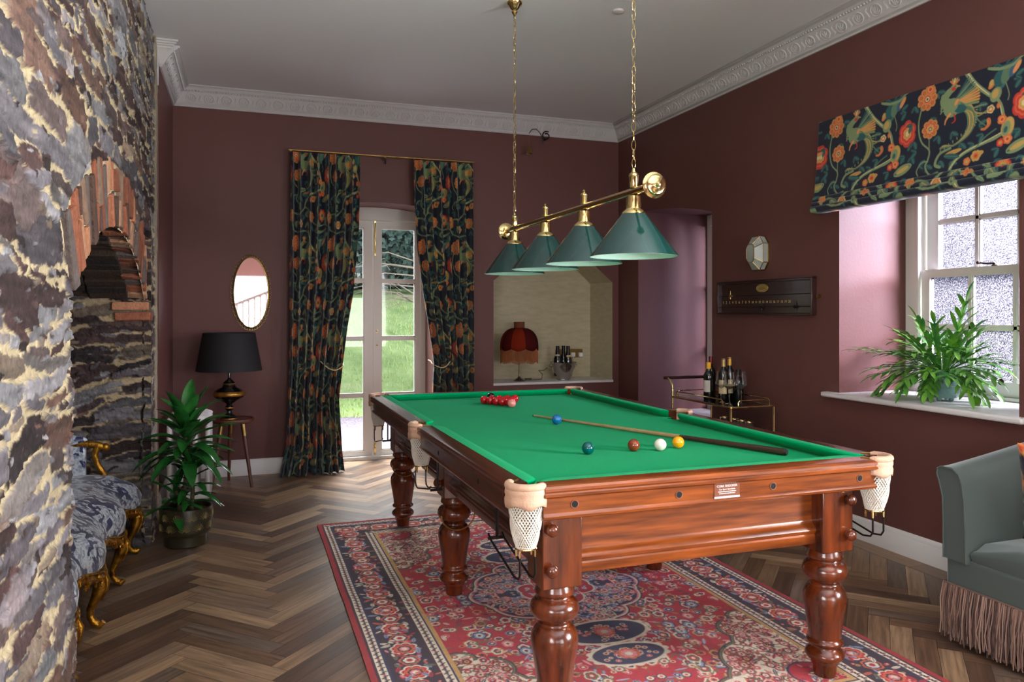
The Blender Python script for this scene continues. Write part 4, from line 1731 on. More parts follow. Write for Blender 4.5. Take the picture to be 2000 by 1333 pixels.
in_l, in_r = .762, 1.658
outer = [(DX0 - .01, 0.0), (DX1 + .01, 0.0)] + [(1.21 + (DX1 + .01 - 1.21) * math.cos(t), 2.365 + .09 * math.sin(t)) for t in np.linspace(0, PI, 15)]
A_ = MB()
hole = [(in_l, .035), (in_r, .035), (in_r, 2.325), (in_l, 2.325)]
A_.holed(outer, [hole], pd, 0.0)
A_.holed(outer, [hole], pd, 0.09)
A_.strip(hole, pd, 0, .09)
A_.strip(outer, pd, 0, .09)
A_.box(in_l - .04, in_r + .04, YD - .012, YD + .0, 2.328, 2.345)
A_.build('door_frame', white_paint, parent=dr, smooth=False)


def door_leaf(x0, x1, stile_l, stile_r):
    w = MB()
    y0, y1 = YD + .012, YD + .056
    zt, zb = 2.32, .04
    gx0, gx1 = x0 + stile_l, x1 - stile_r
    w.box(x0, gx0, y0, y1, zb, zt)
    w.box(gx1, x1, y0, y1, zb, zt)
    w.box(gx0, gx1, y0, y1, zt - .068, zt)
    w.box(gx0, gx1, y0, y1, zb, .085)
    for z in (1.736, 1.175, .623):
        w.box(gx0, gx1, y0 + .006, y1 - .006, z - .0125, z + .0125)
    for z0, z1 in ((.085, .611), (.636, 1.163), (1.188, 1.724), (1.749, zt - .068)):
        b = .010
        w.box(gx0, gx0 + b, y0 + .008, y1 - .012, z0, z1)
        w.box(gx1 - b, gx1, y0 + .008, y1 - .012, z0, z1)
        w.box(gx0, gx1, y0 + .008, y1 - .012, z0, z0 + b)
        w.box(gx0, gx1, y0 + .008, y1 - .012, z1 - b, z1)
    lf = w.build('door_leaf', white_paint, parent=dr, smooth=False)
    w = MB()
    w.box(gx0, gx1, YD + .032, YD + .035, .085, zt - .068)
    w.build('glass', door_glass, parent=lf, smooth=False)
    return lf


door_leaf(in_l + .004, 1.184, .052, .082)
l2 = door_leaf(1.188, in_r - .004, .078, .048)
w = MB()
w.box(1.196, 1.216, YD, YD + .012, 1.98, 2.32)
w.cyl((1.206, YD - .006, 2.0), (1.206, YD - .006, 2.30), .006, n=8)
w.cyl((1.206, YD - .01, 2.14), (1.206, YD - .03, 2.14), .006, n=8)
w.build('top_bolt', brass, parent=l2, bevel=.002)
w = MB()
w.box(1.196, 1.216, YD, YD + .012, .045, .17)
w.cyl((1.206, YD - .006, .05), (1.206, YD - .006, .16), .006, n=8)
w.build('foot_bolt', brass, parent=l2, bevel=.002)
for z, r in ((1.245, .012), (1.11, .009)):
    w = MB().cyl((1.225, YD + .012, z), (1.225, YD - .004, z), r, n=14)
    w.sphere((1.225, YD - .012, z), r * .9, 12, 8)
    w.build('door_knob', brass, parent=l2)
w = MB().box(DX0, DX1, YD - .03, YD + .12, 0.0005, .034)
w.build('threshold', white_paint, parent=dr, smooth=False)

# ================================================================ sash window (window_1)
wd = bpy.data.objects.new('window_1', None)
COL.objects.link(wd)
wd.location = (4.25, 3.36, .9)
wd['_w'] = (4.25, 3.36, .9)
wd['kind'] = 'structure'
frost = bpy.data.materials.new('obscured_window_glass')
frost.use_nodes = True
N, L = frost.node_tree.nodes, frost.node_tree.links
N.clear()
o_ = N.new('ShaderNodeOutputMaterial')
tcn = N.new('ShaderNodeTexCoord')
mpp = N.new('ShaderNodeMapping')
mpp.inputs['Scale'].default_value = (24, 24, 24)
L.new(tcn.outputs['Object'], mpp.inputs[0])
nz = N.new('ShaderNodeTexNoise')
nz.inputs['Scale'].default_value = 6.5
nz.inputs['Detail'].default_value = 3
nz.inputs['Roughness'].default_value = .7
L.new(mpp.outputs[0], nz.inputs['Vector'])
cr = N.new('ShaderNodeValToRGB')
cr.color_ramp.elements[0].position = .43
cr.color_ramp.elements[0].color = (.07, .065, .10, 1)
cr.color_ramp.elements[1].position = .56
cr.color_ramp.elements[1].color = (.62, .61, .65, 1)
L.new(nz.outputs['Fac'], cr.inputs[0])
tr = N.new('ShaderNodeBsdfTransparent')
tl = N.new('ShaderNodeBsdfTranslucent')
L.new(cr.outputs[0], tr.inputs[0])
L.new(cr.outputs[0], tl.inputs[0])
mxs = N.new('ShaderNodeMixShader')
mxs.inputs[0].default_value = .05
L.new(tr.outputs[0], mxs.inputs[1])
L.new(tl.outputs[0], mxs.inputs[2])
L.new(mxs.outputs[0], o_.inputs[0])

WX = 4.22
yo0, yo1 = 2.735, 3.985
w = MB()
w.box(WX, WX + .14, 3.872, yo1, .862, 2.46)
w.box(WX, WX + .14, yo0, 2.85, .862, 2.46)
w.box(WX, WX + .14, 2.85, 3.872, 2.38, 2.46)
w.box(WX + .01, WX + .14, 2.85, 3.872, .862, .925)
w.box(WX - .008, WX + .01, 3.862, 3.885, .90, 2.45)
w.box(WX - .008, WX + .01, 2.838, 2.861, .90, 2.45)
w.box(WX - .006, WX + .02, 2.861, 3.862, .905, .925)
w.build('window_frame', white_paint, parent=wd, smooth=False, bevel=.002)


def sash(x, y0, y1, z0, z1, st, top, bot, cols, rows, gap, name):
    w = MB()
    t = .04
    w.box(x, x + t, y0, y0 + st, z0, z1)
    w.box(x, x + t, y1 - st, y1, z0, z1)
    w.box(x, x + t, y0 + st, y1 - st, z1 - top, z1)
    w.box(x, x + t, y0 + st, y1 - st, z0, z0 + bot)
    gy0, gy1, gz0, gz1 = y0 + st, y1 - st, z0 + bot, z1 - top
    for k in range(1, cols):
        yc = gy0 + (gy1 - gy0) * k / cols
        w.box(x + .004, x + t - .004, yc - .010, yc + .010, gz0, gz1)
        w.box(x + .010, x + t - .010, yc - .019, yc + .019, gz0, gz1)
    for k in range(1, rows):
        zc = gz0 + (gz1 - gz0) * k / rows
        w.box(x + .004, x + t - .004, gy0, gy1, zc - .010, zc + .010)
        w.box(x + .010, x + t - .010, gy0, gy1, zc - .018, zc + .018)
    s = w.build(name, white_paint, parent=wd, smooth=False)
    w = MB().box(x + .018, x + .022, gy0, gy1, gz0, gz1)
    w.build('obscured_glass', frost, parent=s, smooth=False)
    return s


sash(WX + .070, 2.862, 3.86, 1.655, 2.375, .085, .05, .055, 3, 2, 0, 'upper_sash')
ls = sash(WX + .022, 2.862, 3.86, .927, 1.705, .060, .052, .085, 3, 2, 0, 'lower_sash')
w = MB()
w.lathe([(.016, 0), (.018, .006), (.010, .010), (.008, .018), (0, .02)], (WX + .045, 3.36, 1.705), 14)
w.tube([(WX + .045, 3.36, 1.722), (WX + .02, 3.40, 1.722), (WX + .0, 3.425, 1.728)], .006, 8)
w.sphere((WX - .004, 3.43, 1.729), .010, 10, 8)
w.build('sash_catch', mat('dark_bronze', rgb(58, 46, 38), .4, .8), parent=ls)
w = MB()
w.lathe([(.018, 0), (.02, .008), (.008, .016), (.010, .022), (0, .026)], (WX + .03, 3.30, 1.012), 12, (-1, 0, 0))
w.build('sash_lift', mat('dark_bronze', rgb(58, 46, 38), .4, .8), parent=ls)
w = MB()
w.box(XR - .05, WX + .02, 2.70, 4.09, .868, .902)
sl = w.build('window_sill', white_paint, parent=wd, bevel=.012, bseg=3)
sl['label'] = 'white painted sill'

# side recess with its low white sill and window (window_2)
w2 = bpy.data.objects.new('window_2', None)
COL.objects.link(w2)
w2.location = (4.5, 6.02, .42)
w2['_w'] = (4.5, 6.02, .42)
w2['kind'] = 'structure'
w = MB()
w.box(4.45, 4.52, 6.56, 6.65, .42, 2.42)
w.box(4.42, 4.52, 5.40, 5.49, .42, 2.42)
w.box(4.42, 4.52, 5.49, 6.56, 2.30, 2.42)
w.box(4.42, 4.52, 5.49, 6.56, .42, .52)
w.box(4.44, 4.49, 6.005, 6.035, .52, 2.30)
for z in (1.1, 1.7):
    w.box(4.44, 4.49, 5.49, 6.56, z - .012, z + .012)
w.build('window_frame', white_paint, parent=w2, smooth=False)
w = MB().box(4.463, 4.467, 5.49, 6.56, .52, 2.30)
w.build('obscured_glass', frost, parent=w2, smooth=False)
w = MB().box(XR - .02, 4.43, 5.36, 6.70, .425, .455)
w.build('window_sill', white_paint, parent=w2, bevel=.006)
# window in the near part of the right wall, outside the photograph's frame but lighting it (window_3)
w3 = bpy.data.objects.new('window_3', None)
COL.objects.link(w3)
w3.location = (3.95, .25, .9)
w3['_w'] = (3.95, .25, .9)
w3['kind'] = 'structure'
w = MB()
for a, b in ((-.55, -.46), (.96, 1.05), (.235, .265)):
    w.box(3.93, 4.0, a, b, .9, 2.45)
for z in (.93, 1.68, 2.42):
    w.box(3.935, 3.995, -.46, .96, z - .03, z + .03)
w.build('window_frame', white_paint, parent=w3, smooth=False)
w = MB().box(XR - .03, 4.05, -.6, 1.1, .87, .90)
w.build('window_sill', white_paint, parent=w3, bevel=.006)
# ================================================================ rug
RWd, RLn = 2.10, 3.22
RXc, RYc = 1.51, 3.61
hx, hy = RWd / 2, RLn / 2
rc_ = .004
RED_, NV, CRM, PNK, OLV, ORN, LBL, DKB, GLD = (176, 34, 50), (44, 42, 74), (216, 204, 184), (206, 128, 132), (104, 100, 70), (196, 92, 56), (128, 146, 176), (60, 30, 44), (190, 150, 90)
q = Canvas(hx, hy, rc_, RED_)       # x,y measured from the rug's centre; one quarter, mirrored later
rr_ = random.Random(11)


def rosette(x, y, r, cols):
    q.flower(x, y, r, 8, [(1, cols[0]), (.72, cols[1]), (.34, cols[2])], rr_.random())


def vine_field(x0, x1, y0, y1, n, pals, vinec, smin=.010, smax=.026, test=None):
    for k in range(n):
        x, y = rr_.uniform(x0, x1), rr_.uniform(y0, y1)
        if test and not test(x, y):
            continue
        t = rr_.random()
        c = rr_.choice(pals)
        a = rr_.uniform(0, 6.28)
        if t < .35:
            rosette(x, y, rr_.uniform(smin, smax), c)
        elif t < .62:
            q.leaf(x, y, rr_.uniform(.03, .06), rr_.uniform(.010, .018), a, c[0], c[2])
        elif t < .82:
            q.stroke([(x, y), (x + .03 * math.cos(a), y + .03 * math.sin(a)), (x + .05 * math.cos(a + .9), y + .05 * math.sin(a + .9))], .004, vinec)
            q.leaf(x + .03 * math.cos(a), y + .03 * math.sin(a), .028, .011, a + 1.2, c[0])
        else:
            q.flower(x, y, smax * 1.25, 5, [(1, c[1]), (.8, c[0]), (.5, c[2]), (.25, c[1])], a, 1.3)


P1 = [(CRM, NV, RED_), (NV, CRM, ORN), (OLV, CRM, RED_), (PNK, RED_, CRM), (LBL, NV, CRM), (GLD, RED_, NV), (CRM, ORN, NV)]
P2 = [(RED_, CRM, NV), (NV, ORN, CRM), (OLV, RED_, CRM), (PNK, RED_, CRM), (ORN, NV, CRM), (DKB, RED_, GLD)]
fx, fy = .705, 1.265
vine_field(0, fx, 0, fy, 560, P1, OLV)


def union(circs, col, grow=0.0):
    for cx, cy, r in circs:
        q.ell(cx, cy, r + grow, r + grow, 0, col)


sp = [(fx, fy, .33), (.46, 1.20, .20), (.66, .92, .19), (.60, .74, .10), (.28, 1.24, .12), (.50, 1.03, .17), (.68, .62, .055), (.17, 1.27, .05)]
union(sp, DKB, .020)
union(sp, OLV, .012)
union(sp, DKB, .004)
union(sp, CRM)
insp = lambda x, y: any((x - a) ** 2 + (y - b) ** 2 < (r - .012) ** 2 for a, b, r in sp)
vine_field(.05, fx, .5, fy, 1100, P2, OLV, .008, .018, insp)
union([(fx, fy, .15), (.60, 1.19, .09)], NV, .01)
union([(fx, fy, .15), (.60, 1.19, .09)], RED_)
vine_field(.50, fx, 1.08, fy, 70, P1, NV, .008, .014, lambda x, y: (x - fx) ** 2 + (y - fy) ** 2 < .15 ** 2)
# medallion
md = [(0, 0, .30), (0, .26, .20), (.20, .14, .17), (.33, 0, .11), (.12, .33, .09), (.30, .09, .09), (0, .42, .07)]
union(md, NV, .026)
union(md, CRM, .018)
union(md, PNK, .008)
union(md, NV)
inmd = lambda x, y: any((x - a) ** 2 + (y - b) ** 2 < (r - .012) ** 2 for a, b, r in md)
vine_field(0, .45, 0, .5, 420, [(PNK, RED_, CRM), (CRM, RED_, ORN), (LBL, CRM, RED_), (OLV, CRM, RED_), (RED_, CRM, NV)], LBL, .009, .019, inmd)
m2 = [(0, 0, .13), (0, .12, .09), (.12, .03, .07)]
union(m2, CRM, .010)
union(m2, RED_)
vine_field(0, .18, 0, .2, 60, P1, CRM, .008, .015, lambda x, y: x * x + y * y < .16 ** 2)
rosette(0, 0, .06, (CRM, PNK, ORN))
# pendants
for cy, a, b, inner in ((.56, .19, .105, NV), (.79, .155, .085, NV)):
    q.ell(0, cy, a + .022, b + .020, 0, CRM)
    for k in range(9):
        t = k / 8 * PI - PI / 2
        q.ell((a + .014) * math.cos(t), cy + (b + .012) * math.sin(t), .020, .018, 0, CRM)
    q.ell(0, cy, a + .006, b + .005, 0, DKB)
    q.ell(0, cy, a, b, 0, inner)
    for k in range(16):
        t, rr = rr_.uniform(-PI / 2, PI / 2), rr_.uniform(.3, .82)
        rosette(a * rr * math.cos(t), cy + b * rr * math.sin(t), .013, rr_.choice(P1))
    rosette(0, cy, .05, (ORN, PNK, CRM))
# borders: distance from the edge
Xq, Yq = np.meshgrid(np.arange(q.nx) * rc_, np.arange(q.ny) * rc_)
dx_, dy_ = hx - Xq, hy - Yq
de = np.minimum(dx_, dy_)
al = np.where(dx_ < dy_, Yq, Xq)                      # position along the border


def band(a, b, col):
    m_ = (de >= a) & (de < b)
    q.a[m_] = q.c(col)


band(0, .345, RED_)
band(0, .030, (150, 26, 36))
band(.030, .040, DKB)
band(.040, .078, CRM)
band(.078, .090, NV)
band(.090, .265, (46, 30, 46))
band(.265, .275, DKB)
band(.275, .315, CRM)
band(.315, .326, NV)
band(.326, .345, GLD)


def guard(dm, step):
    k = step / 2
    for axis in (0, 1):
        L_ = (hy if axis == 0 else hx) - dm
        u = k
        i = 0
        while u < L_:
            x, y = (hx - dm, u) if axis == 0 else (u, hy - dm)
            c = [NV, RED_, DKB, OLV][i % 4]
            if axis == 0:
                q.stroke([(x - .012, y - .010), (x + .002, y - .004), (x - .002, y + .006), (x + .012, y + .010)], .007, DKB)
            else:
                q.stroke([(x - .010, y - .012), (x - .004, y + .002), (x + .006, y - .002), (x + .010, y + .012)], .007, DKB)
            q.ell(x + (.0 if axis == 0 else step / 2), y + (step / 2 if axis == 0 else 0), .006, .006, 0, c)
            u += step
            i += 1


guard(.059, .036)
guard(.295, .036)
PB = [(RED_, ORN, CRM), (ORN, CRM, RED_), (CRM, RED_, NV), (LBL, RED_, CRM), (OLV, GLD, RED_), (PNK, RED_, NV)]
for axis in (0, 1):
    L_ = (hy if axis == 0 else hx) - .09
    u, i = .0, 0
    while u < L_:
        x, y = (hx - .178, u) if axis == 0 else (u, hy - .178)
        if i % 2 == 0:
            q.flower(x, y, .062, 8, [(1, CRM), (.86, RED_), (.7, ORN), (.5, (46, 30, 46)), (.36, PNK), (.2, CRM)], .3)
        else:
            q.flower(x, y, .045, 6, [(1, ORN), (.8, NV), (.6, CRM), (.3, RED_)], .1)
        for s in (-1, 1):
            for w_ in (-1, 1):
                a = (s * .055, w_ * .055)
                b = (a[0], a[1]) if axis == 0 else (a[1], a[0])
                q.leaf(x + b[0] * .9, y + b[1] * .9, .045, .018, rr_.uniform(0, 6.28), rr_.choice([RED_, CRM, OLV, LBL, ORN]), NV)
        for k in range(9):
            o1, o2 = rr_.uniform(-.075, .075), rr_.uniform(-.05, .05)
            px_, py_ = (x + o1, y + .055 + o2) if axis == 0 else (x + .055 + o2, y + o1)
            if .1 < min(hx - px_, hy - py_) < .255:
                if rr_.random() < .5:
                    rosette(px_, py_, rr_.uniform(.007, .013), rr_.choice(PB))
                else:
                    q.leaf(px_, py_, .03, .011, rr_.uniform(0, 6.28), rr_.choice(PB)[0])
        u += .11
        i += 1
full = np.concatenate([q.a[:, ::-1], q.a[:, 1:]], 1)
full = np.concatenate([full[::-1], full[1:]], 0)
ny_, nx_ = full.shape[:2]
Xr, Yr = np.meshgrid((np.arange(nx_) - (nx_ - 1) / 2) * rc_, (np.arange(ny_) - (ny_ - 1) / 2) * rc_)
full = full * (.86 + .28 * vnoise(Xr * 90, Yr * 90, 3, 2)[..., None]) * (.85 + .25 * vnoise(Xr * 2 + 9, Yr * 14 + 9, 5, 2)[..., None]) * 1.5
Xw = RXc + Xr + .006 * (vnoise(Yr * 2 + 30, Yr * 0, 2) - .5) * 2
Yw = RYc + Yr + .010 * (vnoise(Xr * 2 + 30, Xr * 0, 4) - .5) * 2
rug_m = mat('knotted_wool_rug', rgb(128, 128, 128), .95, noise=(420, 2, .3), attr='tone', bump=(420, .5), sheen=.25, spec=.1)
rug = color_grid('rug', np.stack([Xw, Yw, np.full_like(Xw, .008) + .001 * vnoise(Xr * 8 + 20, Yr * 8 + 20, 8)], -1), full, rug_m, loc=(RXc, RYc, 0), solid=None)
tag(rug, 'red and navy patterned wool rug with floral medallion under the snooker table', 'rug')
w = MB()
rf = random.Random(2)
for yy, s in ((RYc - hy, -1), (RYc + hy, 1)):
    x = RXc - hx + .01
    while x < RXc + hx - .01:
        w.tube([(x, yy - s * .004, .006), (x + rf.uniform(-.004, .004), yy + s * .012, .004), (x + rf.uniform(-.010, .010), yy + s * rf.uniform(.02, .034), .003)], .0013, 4, caps=False)
        x += .0065
w.box(RXc - hx + .002, RXc + hx - .002, RYc - hy + .002, RYc + hy - .002, .001, .0065)
o = w.build('fringe', mat('rug_fringe', rgb(150, 120, 104), .9), parent=rug, smooth=False)
o['kind'] = 'stuff'

# ================================================================ things on and by the back wall
# oval mirror
mc = Vector((.06, YB, 1.602))
mi = thing('wall_mirror', tuple(mc), 'oval mirror in a brass filigree frame on the back wall above the black lamp', 'mirror')
el = lambda a, rx, rz, y: (mc.x + rx * math.cos(a), YB - y, mc.z + rz * math.sin(a))
w = MB()
ctr = w.pt((mc.x, YB - .018, mc.z))
rg = [w.pt(el(a, .141, .305, .018)) for a in np.linspace(0, 2 * PI, 64, endpoint=False)]
for i in range(64):
    w.face((ctr, rg[i], rg[(i + 1) % 64]))
w.build('mirror_glass', mat('silvered_glass', (.93, .93, .93, 1), .02, 1.0), parent=mi, smooth=False)
w = MB()
w.tube([el(a, .144, .308, .020) for a in np.linspace(0, 2 * PI, 64, endpoint=False)], .005, 7, closed=True)
w.tube([el(a, .146, .310, .006) for a in np.linspace(0, 2 * PI, 48, endpoint=False)], .008, 6, closed=True)
for k in range(48):
    a = 2 * PI * k / 48
    c = Vector(el(a, .157, .322, .016))
    w.tube([c + Vector((.0115 * math.cos(b), 0, .0115 * math.sin(b))) for b in np.linspace(0, 2 * PI, 10, endpoint=False)], .0022, 5, closed=True)
    w.sphere(el(a + PI / 48, .170, .335, .014), .0035, 6, 5)
w.build('frame', old_brass, parent=mi)

# side table
sc_ = Vector((-.085, 6.70, 0))
wal = mat('walnut', rgb(112, 66, 44), .35, noise=(5, 5, .25), col2=rgb(76, 42, 28), stretch=(3, 3, 1), coat=.2)
stl = thing('side_table', tuple(sc_), 'small round walnut side table on three splayed legs under the black lamp', 'side table')
w = MB().lathe([(0, .518), (.150, .518), (.166, .528), (.169, .540), (.169, .548), (.165, .553), (.156, .553), (.153, .546), (0, .546)], sc_, 44)
w.build('tabletop', wal, parent=stl)
for a in (-2.5, -.75, 1.75):
    d = Vector((math.cos(a), math.sin(a), 0))
    p1, p0 = sc_ + d * .105 + Vector((0, 0, .518)), sc_ + d * .20
    lg = MB().cyl(p0, p0 + (p1 - p0) * .80, .011, .0185, 14).build('leg', wal, parent=stl)
    MB().cyl(p0 + (p1 - p0) * .80, p1, .0185, .0195, 14).build('ferrule', old_brass, parent=lg)
# black table lamp
lc = Vector((-.113, 6.70, .5465))
tl_ = thing('table_lamp', tuple(lc), 'table lamp with black drum shade and gold-banded black urn base', 'table lamp')
blacq = mat('black_lacquer', rgb(18, 16, 18), .2, coat=.4)
goldb = mat('gold_leaf_band', rgb(196, 148, 62), .35, .8, noise=(30, 3, .2), col2=rgb(150, 100, 40))
w = MB().lathe([(.070, 0), (.072, .012), (.060, .020), (.050, .030), (.030, .042), (.020, .060), (.022, .075), (.034, .084), (.038, .095), (.030, .107), (.020, .116), (.026, .130), (.075, .160),
                (.112, .180), (.124, .195)], lc, 36)
w.build('base', blacq, parent=tl_)
for pr_ in ([(.124, .195), (.128, .203), (.127, .217), (.120, .226), (.1185, .226), (.118, .228), (.114, .232)], [(.072, .002), (.0735, .007), (.072, .012)],
            [(.051, .288), (.053, .292), (.050, .298)], [(.0385, .090), (.040, .095), (.038, .100)]):
    MB().lathe(pr_, lc, 36, cap=False).build('gold_band', goldb, parent=tl_)
w = MB().lathe([(.114, .232), (.095, .246), (.062, .262), (.048, .275), (.050, .290), (.046, .305), (.030, .318), (.014, .330), (.010, .345), (.010, .385), (.014, .388)], lc, 32)
w.build('neck', blacq, parent=tl_)
w = MB().cyl(lc + Vector((0, 0, .385)), lc + Vector((0, 0, .425)), .015, n=14)
w.build('bulb_holder', white_paint, parent=tl_)
w = MB().lathe([(.258, .402), (.259, .402), (.204, .712), (.203, .712)], lc, 56, cap=False)
for a in (0, 2.1, 4.2):
    w.tube([lc + Vector((0, 0, .70)), lc + Vector((.203 * math.cos(a), .203 * math.sin(a), .704))], .002, 5)
w.build('lamp_shade', mat('black_card_shade', rgb(20, 20, 22), .75, noise=(200, 2, .3), col2=rgb(16, 16, 18)), parent=tl_, solid=.0015)

# radiator on the left wall
rd = thing('radiator', (-.40, 6.1, 0), 'white column radiator by the left wall behind the potted dracaena', 'radiator')
w = MB()
for k in range(9):
    y = 5.93 + .052 * k
    for j in range(4):
        x = -.50 + .085 * j
        w.tube([(x, y, .10), (x, y, .64)], .017, 10)
    w.sphere((-.3725, y, .655), .024, 12, 8, (6.2, 1, 1.4))
    w.sphere((-.3725, y, .095), .024, 12, 8, (6.2, 1, 1.3))
w.build('columns', white_paint, parent=rd)
for y in (5.98, 6.29):
    w = MB().box(-.50, -.25, y - .012, y + .012, .0005, .08)
    w.build('foot', white_paint, parent=rd, bevel=.004)

# ================================================================ plants
leaf_m = mat('glossy_green_leaf', rgb(48, 118, 46), .25, noise=(16, 3, .3), col2=rgb(24, 80, 34), spec=.5)
leaf_m2 = mat('bright_fern_leaf', rgb(112, 168, 52), .3, noise=(9, 3, .2), col2=rgb(40, 104, 52), spec=.5)
stem_m = mat('plant_cane', rgb(106, 92, 66), .8, noise=(40, 3, .3))
soil_m = mat('potting_soil', rgb(92, 66, 46), .95, noise=(60, 4, .3), bump=(80, .8))


def leaf(mb, base, d, up, L, W, droop, fold=.25, n=9, tipw=.0, wave=0.0, ph=0.0):
    """curved strap leaf with a centre fold"""
    d, up = Vector(d).normalized(), Vector(up).normalized()
    p = Vector(base)
    side = d.cross(up).normalized()
    rows = []
    cur = d.copy()
    for i in range(n + 1):
        t = i / n
        wd = W * (math.sin(PI * min(1, t * .92 + .06)) ** .75) * (1 if t < .97 else .3)
        nn = side.cross(cur).normalized()
        o = nn * (fold * wd * .5)
        wv = nn * (wave * math.sin(t * 9 + ph) * wd)
        rows.append([p - side * wd / 2 + o + wv, p - side * wd / 4 + o * .35, p, p + side * wd / 4 + o * .35, p + side * wd / 2 + o - wv])
        p = p + cur * (L / n)
        cur = (cur + Vector((0, 0, -1)) * (droop / n)).normalized()
    mb.grid(rows)


rp = random.Random(8)
pc_ = Vector((-.335, 5.10, 0))
pp = thing('potted_dracaena', tuple(pc_), 'leafy dracaena in a dark fan-patterned pot on the floor by the stone wall', 'potted plant')
pot_m = mat('dark_glazed_stoneware', rgb(44, 44, 34), .28, noise=(12, 4, .3), col2=rgb(64, 58, 38), coat=.3)
w = MB().lathe([(.118, 0), (.124, .006), (.124, .058), (.128, .066), (.146, .078), (.154, .10), (.1555, .16), (.154, .21), (.152, .232), (.146, .236), (.140, .230), (.139, .17)], pc_, 48)
pot = w.build('pot', pot_m, parent=pp)
w = MB()
gm = mat('gold_fan_relief', rgb(150, 134, 80), .5, .2)
for row in range(2):
    for k in range(12):
        a0 = 2 * PI * (k + .5 * row) / 12
        zc = .100 + .062 * row
        for j in range(9):
            b = -1.2 + 2.4 * j / 8
            pts_ = []
            for s in (.25, .6, 1.0):
                a = a0 + math.sin(b) * .036 * s / .155
                pts_.append(pc_ + Vector((.1572 * math.cos(a), .1572 * math.sin(a), zc + math.cos(b) * .050 * s)))
            w.tube(pts_, .0011, 4, caps=False)
w.build('fan_relief', gm, parent=pot)
w = MB()
nn_ = 40
soil_pts = [w.pt(pc_ + Vector((0, 0, .205)))] + [w.pt(pc_ + Vector((.139 * math.cos(a), .139 * math.sin(a), .200))) for a in np.linspace(0, 2 * PI, nn_, endpoint=False)]
for i in range(nn_):
    w.face((soil_pts[0], soil_pts[1 + i], soil_pts[1 + (i + 1) % nn_]))
w.build('soil', soil_m, parent=pp)
for (sx_, sy_, tx_, ty_, zt, n, Lm, drp) in ((-.02, .0, .0, .0, .70, 46, .39, 1.3), (.03, -.03, .03, -.05, .46, 22, .24, 1.1), (-.035, -.02, -.06, -.05, .36, 14, .22, 1.0)):
    w = MB()
    b0, b1 = pc_ + Vector((sx_, sy_, .20)), pc_ + Vector((tx_, ty_, zt))
    w.tube([b0, (b0 + b1) / 2 + Vector((.01, 0, 0)), b1], [.014, .012, .009], 10)
    st = w.build('cane', stem_m, parent=pp)
    w = MB()
    for k in range(n):
        f = k / n
        a = k * 2.4 + rp.uniform(-.3, .3)
        el_ = 1.15 * f ** 1.8 + .12 + rp.uniform(-.08, .1)
        d = Vector((math.cos(a) * math.cos(el_), math.sin(a) * math.cos(el_), math.sin(el_)))
        bs = b1 + Vector((0, 0, -.20 + .24 * f))
        leaf(w, bs, d, (0, 0, 1), Lm * rp.uniform(.75, 1.05) * (1 - .25 * f), .080 if Lm > .3 else .052, drp * rp.uniform(.5, 1.2) * (1 - .3 * f), .3, 9, wave=.05, ph=k)
    w.build('foliage', leaf_m, parent=pp)

# fern on the window sill
fc = Vector((3.93, 3.43, .902))
fp = thing('potted_fern', tuple(fc), 'spreading green fern in a teal ribbed pot on the white window sill', 'potted plant')
w = MB().lathe([(.074, .022), (.080, .020), (.086, .05), (.098, .11), (.108, .165), (.112, .178), (.110, .184), (.104, .182), (.100, .165)], fc, 48)
for zz in np.arange(.035, .165, .0085):
    rr0 = .0805 + (zz - .03) * .205
    w.tube([fc + Vector(((rr0 + .0015) * math.cos(a), (rr0 + .0015) * math.sin(a), zz + .002 * math.sin(14 * a + zz * 200))) for a in np.linspace(0, 2 * PI, 56, endpoint=False)], .0022, 5, closed=True)
tealp = mat('teal_glazed_pot', rgb(106, 148, 140), .3, noise=(10, 3, .3), col2=rgb(88, 128, 122), coat=.3)
pot = w.build('pot', tealp, parent=fp)
for a in (.4, 2.5, 4.6, 3.6):
    w = MB().sphere(fc + Vector((.068 * math.cos(a), .068 * math.sin(a), .014)), .0145, 14, 10)
    w.build('foot', tealp, parent=pot)
w = MB()
soil_pts = [w.pt(fc + Vector((0, 0, .165)))] + [w.pt(fc + Vector((.101 * math.cos(a), .101 * math.sin(a), .160))) for a in np.linspace(0, 2 * PI, nn_, endpoint=False)]
for i in range(nn_):
    w.face((soil_pts[0], soil_pts[1 + i], soil_pts[1 + (i + 1) % nn_]))
w.build('soil', soil_m, parent=fp)
w = MB()
rp = random.Random(21)
crown = fc + Vector((0, 0, .17))
